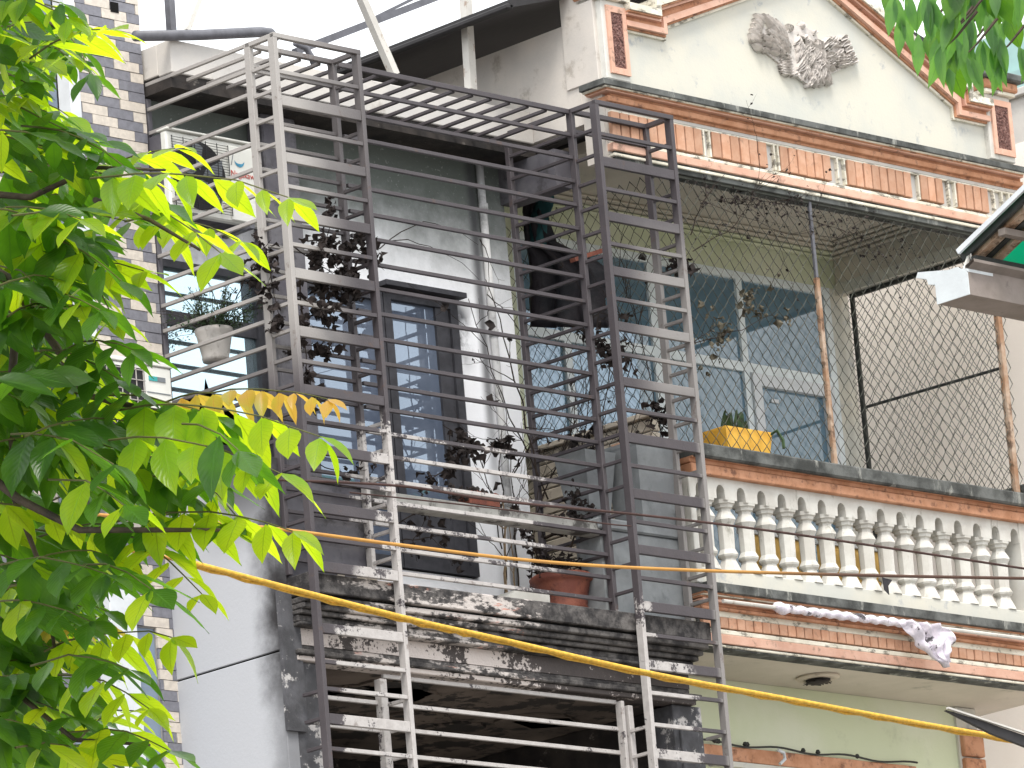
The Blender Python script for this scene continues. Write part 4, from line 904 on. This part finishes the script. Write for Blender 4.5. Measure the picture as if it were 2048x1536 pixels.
for t_ in (.12, .48, .8): box('purlin', v0.x + .04, v0.x + 2.4, (v0 + vd * t_).y - .03, (v0 + vd * t_).y + .03, (v0 + vd * t_).z - .13, (v0 + vd * t_).z - .085, 'blackframe' if t_ < .2 else 'gutter_dark', aw)
mb = MB(); strut(mb, P(1955, 590, 'y', -1.9), P(2100, 590, 'y', -1.9), .05, .16); mb.build('back_board', 'gutter_dark', aw)
mb = MB(); strut(mb, P(1950, 545, 'y', -2.1), P(2100, 560, 'y', -2.1), .06, .05); mb.build('eave_batten', 'rust', aw)
mb = MB(); strut(mb, P(1940, 505, 'y', -2.15), P(1918, 570, 'y', -2.15), .018); mb.tube([P(1940, 500, 'y', -2.17), P(1946, 540, 'y', -2.17), P(1938, 570, 'y', -2.17), P(1926, 565, 'y', -2.17)], .006, 6); mb.build('wire_tie', 'palesteel', aw)
la = thing('dark_awning', 'thin dark sheet awning jutting up from the bottom right corner', 'awning', (1.2, -2, 9))
q0 = P(1893, 1420, 'y', -2.0); q1 = P(1960, 1440, 'y', -2.0); q2 = P(2070, 1478, 'y', -2.0); q3 = P(2070, 1500, 'y', -2.0); q4 = P(1985, 1467, 'y', -2.0)
mb = MB(); n = 5; e = Vector((.005, .03, .0)); pl_ = [q0, q1, q2, q3, q4]
mb.add([p for p in pl_] + [p + e for p in pl_], [(4, 3, 2, 1, 0), (5, 6, 7, 8, 9)] + [(i, (i + 1) % 5, 5 + (i + 1) % 5, 5 + i) for i in range(5)]); mb.build('sheet', 'roofdark', la)
mb = MB(); strut(mb, q0 + Vector((0, -.01, .012)), q2 + Vector((0, -.01, .012)), .02, .012); mb.build('top_edge', 'palesteel', la)

# ------------------------------------------------------------------ cables
def cable(pts, y, r, m, lab, wob=0, name='cable'):
    ps = [P(px, py, 'y', y) for px, py in pts]; out = []
    for i in range(len(ps) - 1):
        p0 = ps[max(i - 1, 0)]; p1 = ps[i]; p2 = ps[i + 1]; p3 = ps[min(i + 2, len(ps) - 1)]
        for j in range(8):
            t = j / 8; out.append(.5 * ((2 * p1) + (p2 - p0) * t + (2 * p0 - 5 * p1 + 4 * p2 - p3) * t * t + (3 * p1 - p0 - 3 * p2 + p3) * t ** 3))
    out.append(ps[-1]); mb = MB(); mb.tube(out, r, 8); o = mb.build(name, m, None, True); tag(o, lab, 'cable', 'cables slung across the facades'); return mb, out, o
_, o1, ob = cable([(-60, 1008), (200, 1030), (500, 1052), (800, 1090), (1050, 1120), (1300, 1137), (1700, 1150), (2120, 1158)], -1.0, .0115, 'cable_o', 'thin orange-brown cable, the upper ochre line crossing above the terracotta pot')
_, o2, ob = cable([(380, 1124), (640, 1192), (850, 1245), (1000, 1278), (1300, 1346), (1600, 1402), (1850, 1448), (2120, 1494)], -1.4, .0150, 'cable_y', 'thick twisted yellow cable sagging diagonally below the ledge to the bottom right')
mb = MB(); mb.tube([p + Vector((0, .03 * math.cos(i * .0), 0)) + Vector((0, -.006 * math.cos(i * 2.6), .006 * math.sin(i * 2.6) - .008)) for i, p in enumerate(o2)], .012, 6)
o = mb.build('strand', 'cable_y', ob, True)
cable([(-60, 1040), (380, 1124)], -1.4, .012, 'cable_o', 'short brown cable passing behind the leaves at the left')
cable([(560, 960), (800, 972), (1000, 1002), (1300, 1032), (1600, 1070), (2120, 1148)], -.8, .0085, 'cable_d', 'dark thin cable crossing in front of the white balusters')
cable([(700, 985), (1000, 1018), (1200, 1046), (1262, 1052)], -.6, .005, 'cable_d', 'short dark wire just under the parapet rail')

# ------------------------------------------------------------------ dead vines
def vine(name, label, seeds, m='twig', r=.006, leaves=0, lm='deadleaf', steps=9, wob=.05, lsz=.04, spread=.06):
    t = thing(name, label, 'vine', seeds[0][0]); mb = MB(); lf = MB()
    for (a, b, rr, kids) in seeds:
        a = Vector(a); b = Vector(b)
        def grow(a, b, rr, depth):
            pts = []; w = Vector((U(-1, 1), U(-1, 1) * .5, U(-1, 1))) * wob * (b - a).length
            for j in range(steps + 1):
                q = j / steps; pts.append(a.lerp(b, q) + w * math.sin(math.pi * q) + Vector((U(-1, 1), U(-1, 1), U(-1, 1))) * .012 * (b - a).length)
            mb.tube(pts, [rr * (1 - .6 * j / steps) for j in range(steps + 1)], 4, False)
            if depth < 2:
                for k in range(kids if depth == 0 else 2):
                    p = random.choice(pts[2:]); L = (b - a).length * U(.2, .5); d = ((b - a).normalized() + Vector((U(-1, 1), U(-.6, .6), U(-1, 1))) * 1.1).normalized(); grow(p, p + d * L, rr * .55, depth + 1)
            for k in range(int(leaves * U(.4, 1.2))):
                p = random.choice(pts) + Vector((U(-1, 1), U(-1, 1), U(-1, 1))) * spread * .5; s = lsz * U(.3, 1.15)
                d = Vector((U(-1, 1), U(-1, 1), U(-1.4, .5))).normalized() * s; e = d.cross(Vector((U(-1, 1), U(-1, 1), U(-1, 1)))).normalized() * s * .5; n_ = d.cross(e).normalized() * s * .25
                lf.add([p, p + d * .3 + e + n_, p + d * .6 + e * .8 + n_ * 2.6, p + d * 1.0 + n_ * 2, p + d * 1.35 - e * .3, p + d * .8 - e * .7 + n_ * 2.2, p + d * .35 - e - n_, p + d * .35 - n_ * .5, p + d * .75 + n_ * .8], [(0, 1, 7), (1, 2, 8, 7), (2, 3, 8), (3, 4, 5, 8), (8, 5, 6, 7), (6, 0, 7)])
        grow(a, b, rr, 0)
    o = mb.build('stems', m, t); o['kind'] = 'stuff'
    if lf.v: o = lf.build('leaves', lm, t); o['kind'] = 'stuff'
    return t
Y = lambda px, py, y: P(px, py, 'y', y)
vine('dead_vine', 'burnt vine with curled black leaves draped inside the left ladder column', [(Y(600, 480, .12), Y(740, 510, .12), .006, 5), (Y(590, 495, .15), Y(700, 560, .15), .006, 5), (Y(605, 560, .13), Y(720, 580, .13), .006, 4), (Y(600, 560, .12), Y(620, 780, .12), .006, 4), (Y(610, 600, .2), Y(680, 640, .2), .005, 3), (Y(610, 690, .15), Y(690, 690, .15), .004, 3), (Y(640, 500, .1), Y(700, 570, .1), .004, 3)], leaves=8, lsz=.058, spread=.07)
vine('dead_vine', 'scorched creeper with blackened leaves climbing the outer left cage corner', [(Y(500, 560, .45), Y(540, 480, .1), .005, 3), (Y(530, 500, .2), Y(560, 640, .2), .005, 3), (Y(470, 600, .8), Y(520, 520, .5), .005, 3)], leaves=6, lsz=.055, spread=.08)
vine('dead_vine', 'leafless tangle of fine twigs on the screen between the balconies', [(Y(1250, 1000, .5), Y(1290, 600, .5), .006, 8), (Y(1200, 900, .6), Y(1260, 560, .5), .005, 8), (Y(1140, 1000, .7), Y(1180, 640, .6), .005, 8), (Y(1320, 860, .4), Y(1240, 540, .5), .005, 8), (Y(1100, 960, .8), Y(1190, 700, .7), .005, 7), (Y(1080, 1000, .9), Y(1150, 760, .8), .005, 7)], leaves=1.0, lsz=.06, wob=.12)
vine('dead_vine', 'dead climber with withered leaves hanging on the cream balcony mesh', [(Y(1380, 690, .27), Y(1560, 620, .27), .004, 5), (Y(1370, 700, .27), Y(1450, 640, .27), .004, 4), (Y(1480, 640, .27), Y(1500, 590, .27), .003, 3)], leaves=4, lm='paleleaf' if 'paleleaf' in M else 'deadleaf', lsz=.045)
vine('dead_vine', 'dry matted twigs caught under the terracotta cornice at the top of the mesh', [(Y(1380, 470, .22), Y(1450, 350, .2), .005, 5), (Y(1385, 500, .22), Y(1520, 330, .15), .004, 5), (Y(1400, 400, .25), Y(1700, 470, .25), .003, 12), (Y(1420, 385, .26), Y(1560, 400, .26), .003, 12), (Y(1600, 430, .26), Y(1800, 500, .26), .003, 10), (Y(1500, 400, .24), Y(1640, 440, .24), .003, 12), (Y(1430, 400, .24), Y(1520, 400, .24), .003, 12)], leaves=3, lsz=.022, wob=.1)
vine('dead_vine', 'thin bare rambler stems standing before the white wall above the terracotta pot', [(Y(1010, 1190, .8), Y(1000, 860, .8), .008, 5), (Y(1040, 1190, .8), Y(1020, 880, .8), .008, 5), (Y(1005, 1100, .8), Y(940, 870, .7), .005, 4), (Y(1060, 1190, .8), Y(1075, 980, .8), .009, 4), (Y(1025, 950, .8), Y(1110, 800, .8), .005, 4), (Y(1100, 1000, .8), Y(940, 600, .8), .006, 5), (Y(1075, 950, .7), Y(975, 560, .9), .007, 3)], leaves=1.0, lsz=.07)
vine('dead_vine', 'pale dry stems rising from the ledge beside the white block', [(Y(1012, 1195, .75), Y(1008, 1000, .75), .011, 2), (Y(1030, 1195, .75), Y(1018, 1030, .75), .007, 2)], m='paletwig')
vine('dead_vine', 'clump of black curled leaves on the vine in front of the glass door', [(Y(885, 850, .5), Y(945, 885, .5), .004, 4), (Y(975, 875, .5), Y(1025, 900, .5), .004, 4), (Y(890, 940, .4), Y(850, 965, .4), .005, 2), (Y(900, 860, .5), Y(900, 960, .5), .004, 3)], leaves=4, lsz=.06)
vine('dead_vine', 'arching bare vine tendril on the facade above the door', [(Y(760, 495, 1.2), Y(955, 490, 1.2), .004, 0), (Y(765, 480, 1.2), Y(960, 560, 1.2), .004, 0), (Y(960, 480, 1.1), Y(975, 590, 1.1), .004, 1), (Y(975, 590, 1.1), Y(1060, 690, .9), .005, 1)], wob=.2)
vine('dead_vine', 'clumps of shrivelled black leaves hanging inside the right ladder column', [(Y(1140, 650, .5), Y(1200, 690, .5), .004, 3), (Y(1195, 670, .4), Y(1240, 710, .4), .004, 3), (Y(1260, 720, .4), Y(1330, 840, .4), .004, 4), (Y(1290, 560, .3), Y(1345, 540, .2), .004, 3), (Y(1130, 830, .5), Y(1180, 890, .5), .004, 3)], leaves=5, lsz=.055)
vine('dead_vine', 'charred fronds lying along the parapet panel left of the peeled post', [(Y(640, 930, .34), Y(740, 950, .34), .005, 4), (Y(780, 1060, .5), Y(860, 1010, .5), .005, 5), (Y(800, 1080, .5), Y(900, 1060, .6), .005, 5)], leaves=3, lsz=.05)
vine('dead_vine', 'blackened shrub crown drooping over the terracotta pot rim', [(Y(1085, 1060, .5), Y(1150, 1010, .5), .010, 5), (Y(1090, 1075, .5), Y(1165, 1040, .5), .012, 5), (Y(1140, 1100, .5), Y(1160, 1030, .5), .008, 6), (Y(1080, 1160, .6), Y(1070, 1080, .6), .012, 5)], leaves=7, lsz=.035)

# ------------------------------------------------------------------ foreground tree
def leafmesh(name, m, L=1., w=.235, droop=.12, fold=.25, tw=0.):
    prof = [(0, .02), (.08, .30), (.22, .74), (.38, .98), (.54, .96), (.70, .74), (.84, .40), (.93, .14), (1., 0.)]
    me = bpy.data.meshes.new(name); vs = []; uv = []
    for (t, q) in prof:
        ww = w * q; z = -droop * t * t
        for s in (-1, -.5, 0, .5, 1):
            vs.append((s * ww * math.cos(tw * t), t * L, z + abs(s) * ww * fold + s * ww * math.sin(tw * t) + .006 * math.sin(t * 21 + abs(s) * 4))); uv.append((.5 + s * .5, t))
    fs = [(i * 5 + j, i * 5 + j + 1, i * 5 + 6 + j, i * 5 + 5 + j) for i in range(len(prof) - 1) for j in range(4)]
    me.from_pydata(vs, [], fs); me.materials.append(M[m]); l = me.uv_layers.new(name='UVMap')
    for p in me.polygons:
        p.use_smooth = True
        for li in p.loop_indices: l.data[li].uv = uv[me.loops[li].vertex_index]
    return me, vs, fs, uv
LEAF = {}
for m in ('leaf', 'leaf_young', 'leaf_old', 'leaf_far'):
    for q, (w, dr_, fo, tw) in enumerate(((.235, .14, .2, .1), (.25, .06, .12, -.2), (.215, .24, .28, .25))):
        if m == 'leaf_far': w *= .62
        LEAF[m, q] = leafmesh('leaf', m, 1, w, dr_, fo, tw)
LV = []                              # (score, mat, variant, matrix)
STEM = MB()
Fw = Vector(MR[2]); Rt = Vector(MR[0]); Up = Vector((0, 0, 1))
def place_leaf(p, d, nrm, L, m, score, store):
    d = d.normalized(); x = d.cross(nrm).normalized(); z = x.cross(d)
    mt = Matrix(((x.x * L, d.x * L, z.x * L, p.x), (x.y * L, d.y * L, z.y * L, p.y), (x.z * L, d.z * L, z.z * L, p.z), (0, 0, 0, 1)))
    store.append((score, m, int(R() * 3), mt))
def frond(a, b, n, L, m, score, store, stem, droop=.6, sag=.06, side=None, end=True, taper=True):
    a = Vector(a); b = Vector(b); ln = (b - a).length; pts = []
    for j in range(n + 1):
        t = j / n; pts.append(a.lerp(b, t) + Vector((0, 0, sag * ln * 4 * t * (1 - t))) + Vector((U(-1, 1), U(-1, 1), U(-1, 1))) * .004)
    stem.tube(pts, [.0028 * (1 - .5 * j / n) for j in range(n + 1)], 5, False)
    r = (b - a).normalized(); sd = r.cross(Up).normalized()
    for j in range(1, n + 1):
        for s in (-1, 1):
            if R() < .06: continue
            t = j / n; dd = sd * s * U(.5, 1.0) + r * U(.25, .6) - Up * droop * U(.35, 1.0)
            l = (1.34 if score == 10 and L > .06 else 1.22) * L * (1.15 if score == 10 else 1) * U(.82, 1.12) * (1 if not taper else (.75 + .35 * math.sin(math.pi * min(1, t + .15))))
            nr = (Up * U(.5, 1.1) + sd * s * .55 - Fw * U(.0, .5) + Vector((U(-1, 1), U(-1, 1), U(-1, 1))) * .22)
            place_leaf(pts[j] + dd.normalized() * .006, dd, nr, l, m if R() > .1 or m != 'leaf' else 'leaf_young', score + U(0, 1), store)
    if end: place_leaf(pts[-1], r * 1 - Up * .25 * droop, Up + Vector((U(-.3, .3), U(-.3, .3), 0)) - Fw * .25, L * 1.1, m, score + 1, store)
PX = 14 / FPX
# hand-placed sprays: (start px, tip px, distance, pairs, leaf length m, material, droop)
SPR = [((60, 120), (215, 62), 13.6, 4, .088, 'leaf_young', .35), ((40, 250), (250, 330), 13.8, 5, .09, 'leaf', .6), ((150, 380), (350, 300), 14.2, 5, .085, 'leaf_young', .5),
       ((180, 360), (575, 392), 13.4, 8, .080, 'leaf_young', .9), ((60, 330), (330, 405), 13.9, 6, .09, 'leaf', .8), ((240, 390), (440, 505), 13.6, 4, .095, 'leaf_young', .7), ((250, 440), (475, 480), 13.9, 4, .09, 'leaf_young', .8),
       ((60, 470), (240, 560), 13.5, 5, .09, 'leaf', .7), ((150, 520), (230, 640), 13.7, 4, .08, 'leaf_young', .5), ((60, 600), (200, 620), 13.4, 4, .085, 'leaf', .8),
       ((300, 812), (655, 800), 13.9, 11, .058, 'leaf_old', 1.3), ((240, 820), (640, 872), 13.3, 7, .100, 'leaf_young', 1.1), ((160, 800), (430, 835), 13.5, 6, .09, 'leaf', .9),
       ((220, 880), (560, 945), 13.2, 6, .105, 'leaf_young', 1.0), ((240, 900), (420, 960), 13.6, 4, .11, 'leaf', .7), ((360, 850), (480, 900), 13.1, 3, .115, 'leaf', 1.3),
       ((260, 1040), (590, 1065), 13.4, 6, .092, 'leaf_young', 1.1), ((180, 1060), (440, 1050), 13.6, 6, .088, 'leaf', 1.0), ((250, 1070), (400, 1190), 13.5, 5, .075, 'leaf_young', .5),
       ((170, 1130), (300, 1180), 13.2, 3, .12, 'leaf', .6), ((40, 1290), (215, 1250), 14.0, 8, .052, 'leaf_old', 1.2), ((90, 1300), (340, 1275), 13.7, 6, .085, 'leaf_young', 1.1),
       ((60, 1330), (260, 1340), 13.4, 5, .09, 'leaf', .8), ((120, 1470), (340, 1500), 13.6, 5, .10, 'leaf', .5), ((160, 1480), (270, 1420), 13.8, 3, .08, 'leaf_young', .4),
       ((100, 960), (250, 1010), 13.2, 4, .11, 'leaf', .8), ((60, 700), (240, 760), 13.6, 5, .095, 'leaf', .8), ((90, 780), (300, 860), 13.8, 5, .095, 'leaf', .7), ((0, 60), (130, 110), 13.9, 4, .09, 'leaf_young', .5), ((0, 1130), (210, 1150), 13.3, 5, .10, 'leaf', .7), ((-40, 1210), (180, 1240), 13.4, 5, .10, 'leaf', .7), ((20, 870), (230, 930), 13.3, 5, .10, 'leaf', .8), ((-20, 430), (160, 440), 13.5, 5, .095, 'leaf_young', .6), ((40, 560), (290, 540), 13.8, 5, .085, 'leaf_young', .5), ((120, 1350), (300, 1420), 13.5, 4, .085, 'leaf_young', .8), ((130, 700), (270, 700), 13.5, 4, .09, 'leaf', .8), ((330, 930), (470, 1030), 13.6, 4, .08, 'leaf_young', .9), ((60, 10), (160, 50), 14, 3, .09, 'leaf_young', .4), ((100, 20), (180, 150), 14.4, 4, .085, 'leaf', .6)]
for (a, b, d, n, L, m, dp_) in SPR:
    frond(D(*a, d + .35), D(*b, d), n, L, m, 10, LV, STEM, dp_)
# inner crown: many darker fronds, spread through its depth
def xmax(y):
    T = [(-60, 200), (100, 170), (180, 110), (260, 190), (330, 300), (430, 330), (500, 230), (620, 200), (720, 200), (800, 330), (900, 440), (980, 400), (1060, 400), (1130, 310), (1210, 240), (1300, 220), (1400, 180), (1540, 290)]
    for (y0, x0), (y1, x1) in zip(T, T[1:]):
        if y0 <= y <= y1: return x0 + (x1 - x0) * (y - y0) / (y1 - y0)
    return 150
for i in range(150):
    y = U(-40, 1560); xm = xmax(min(max(y, -60), 1539)); xt = xm * U(.25, 1.0) ** .8 - 20; ln = U(120, 260); an = U(-.35, .6)
    if y < 250 and R() < .35: continue
    d = U(13.6, 15.6); a = (xt - ln * math.cos(an), y - ln * math.sin(an) * .7)
    frond(D(*a, d + U(-.3, .5)), D(xt, y, d), random.choice((4, 5, 6)), U(.08, .11), 'leaf' if R() < .8 else 'leaf_young', (5 if xt > 60 else 2), LV, STEM, U(.4, 1.1))
for i in range(46):                 # deep shaded heart of the crown at the left edge
    y = U(450, 1300); xt = U(-40, 190); d = U(14.0, 16.2)
    frond(D(xt - 180, y - U(-40, 80), d), D(xt, y, d), 5, U(.09, .12), 'leaf', 1, LV, STEM, U(.3, .9))
for i in range(190):                # unseen crown above and left of the view, added to shade the lower sprays
    if i < 120: x, y, d = U(-700, 60), U(-900, -140), U(12.2, 16)
    else: x, y, d = U(-700, -150), U(-140, 900), U(12.6, 15.6)
    frond(D(x - 150, y - U(-60, 60), d), D(x, y, d), 5, U(.10, .13), 'leaf', -5, LV, STEM, U(.2, .6))
tree = thing('leafy_tree' , 'leafy tree with backlit pinnate sprays filling the left edge of the view', 'tree', D(-500, 1100, 14.5).xy.to_3d())
def branch(pts, r0, r1, name='branch'):
    mb = MB(); ps = [D(*p) for p in pts]; n = len(ps); mb.tube(ps, [r0 + (r1 - r0) * i / (n - 1) for i in range(n)], 8); return mb.build(name, 'bark', tree, True)
base = D(-500, 1100, 14.5); mb = MB()
mb.tube([(base.x, base.y, -.1), (base.x + .05, base.y, 1.2), (base.x - .03, base.y + .05, 2.6), tuple(D(-420, 900, 14.5)), tuple(D(-330, 500, 14.5)), tuple(D(-260, 0, 14.6)), tuple(D(-250, -500, 14.7))], [.20, .15, .13, .11, .09, .06, .03], 12); mb.build('trunk', 'bark', tree, True)
branch([(-330, 500, 14.5), (-150, 460, 14.4), (20, 560, 14.1), (110, 690, 14.0), (170, 790, 13.9), (300, 820, 13.7), (420, 835, 13.5)], .016, .004)
branch([(-420, 900, 14.5), (-150, 850, 14.2), (40, 1000, 14.0), (160, 1060, 13.8), (320, 1060, 13.6), (440, 1060, 13.5)], .014, .004)
branch([(-260, 0, 14.6), (-80, 40, 14.4), (60, 20, 14.2), (120, 60, 14)], .010, .003)
branch([(-330, 500, 14.5), (-100, 380, 14.3), (60, 395, 14), (190, 335, 14), (330, 340, 13.8)], .012, .003)
branch([(-420, 900, 14.5), (-160, 1250, 14.3), (0, 1360, 14), (150, 1480, 13.8), (300, 1490, 13.7)], .012, .003)
branch([(40, 560, 14.1), (20, 800, 14.2), (30, 1000, 14.1), (80, 1130, 14.1), (110, 1300, 14)], .011, .004)
branch([(190, 400, 13.9), (300, 440, 13.7), (400, 500, 13.6)], .007, .003)
o = STEM.build('leaf_stalks', 'stalk', tree); o['kind'] = 'stuff'
def put_leaves(LVx, parent, limit):
    LVx.sort(key=lambda q: -q[0]); W0 = wl(parent)
    for sc, m, q, mt in LVx[:limit]:
        o = bpy.data.objects.new('leaf', LEAF[m, q][0]); COL.objects.link(o); o.parent = parent; mm = mt.copy(); mm.translation = mt.translation - W0; o.matrix_local = mm
    rest = {}
    for sc, m, q, mt in LVx[limit:]: rest.setdefault(m, []).append((q, mt))
    if not rest: return
    vs = []; fs = []; uvs = []; mats = list(rest); mi = []
    for k_, m in enumerate(mats):
        for q, mt in rest[m]:
            _, v, f, uv = LEAF[m, q]; o_ = len(vs); vs += [tuple(mt @ Vector(p) - W0) for p in v]; fs += [tuple(i + o_ for i in g_) for g_ in f]; uvs += uv; mi += [k_] * len(f)
    me = bpy.data.meshes.new('foliage'); me.from_pydata(vs, [], fs)
    for m in mats: me.materials.append(M[m])
    me.polygons.foreach_set('material_index', mi); me.polygons.foreach_set('use_smooth', [True] * len(fs))
    l = me.uv_layers.new(name='UVMap'); li = np.empty(len(me.loops), int); me.loops.foreach_get('vertex_index', li); l.data.foreach_set('uv', np.array(uvs)[li].ravel())
    o = bpy.data.objects.new('foliage', me); COL.objects.link(o); o.parent = parent; o['kind'] = 'stuff'
put_leaves(LV, tree, 300)
# hanging twig of long pointed leaves, top right
t2 = thing('overhanging_tree', 'overhanging tree bough with drooping pointed leaves at the top right corner', 'tree', (D(2500, -300, 22).x, D(2500, -300, 22).y, 0))
L2 = []; ST2 = MB()
for i in range(30):
    x = U(1800, 2070); y = U(-60, 60) if x < 1880 else U(-60, 110); d = U(21, 22.5)
    for k_ in range(random.choice((2, 3, 4))):
        p = D(x + U(-18, 18), y + U(-10, 10), d); dd = -Up + Rt * U(-.45, .35) + Fw * U(-.3, .3); place_leaf(p, dd, -Fw + Rt * U(-.8, .8) + Up * .3, U(.11, .17), 'leaf_far' if R() < .8 else 'leaf', U(0, 1), L2)
    ST2.tube([D(x + 60, y - 70, d), D(x + 20, y - 20, d), D(x, y, d)], [.006, .004, .002], 5, False)
for x, y in ((1790, 20), (1800, 60), (1905, 70), (1925, 90), (1960, 110), (1975, 60), (1985, 120), (2000, 100), (1940, 60), (1870, 30), (1850, 20)):
    for k_ in range(2): place_leaf(D(x + U(-8, 8), y - 30, 21.5), -Up + Rt * U(-.3, .3), -Fw + Rt * U(-.7, .7), .15, 'leaf_far', 2, L2)
mb = MB(); mb.tube([(t2.location.x, t2.location.y, -.1), (t2.location.x, t2.location.y + .1, 4), tuple(D(2450, 200, 22)), tuple(D(2400, -200, 22))], [.2, .16, .12, .06], 10); mb.build('trunk', 'bark', t2, True)
mb = MB(); mb.tube([D(2430, 0, 22), D(2250, -60, 22), D(2050, -80, 21.8), D(1820, -60, 21.6)], [.04, .03, .018, .006], 7); mb.build('branch', 'bark', t2, True)
o = ST2.build('twigs', 'bark', t2); o['kind'] = 'stuff'
put_leaves(L2, t2, 300)
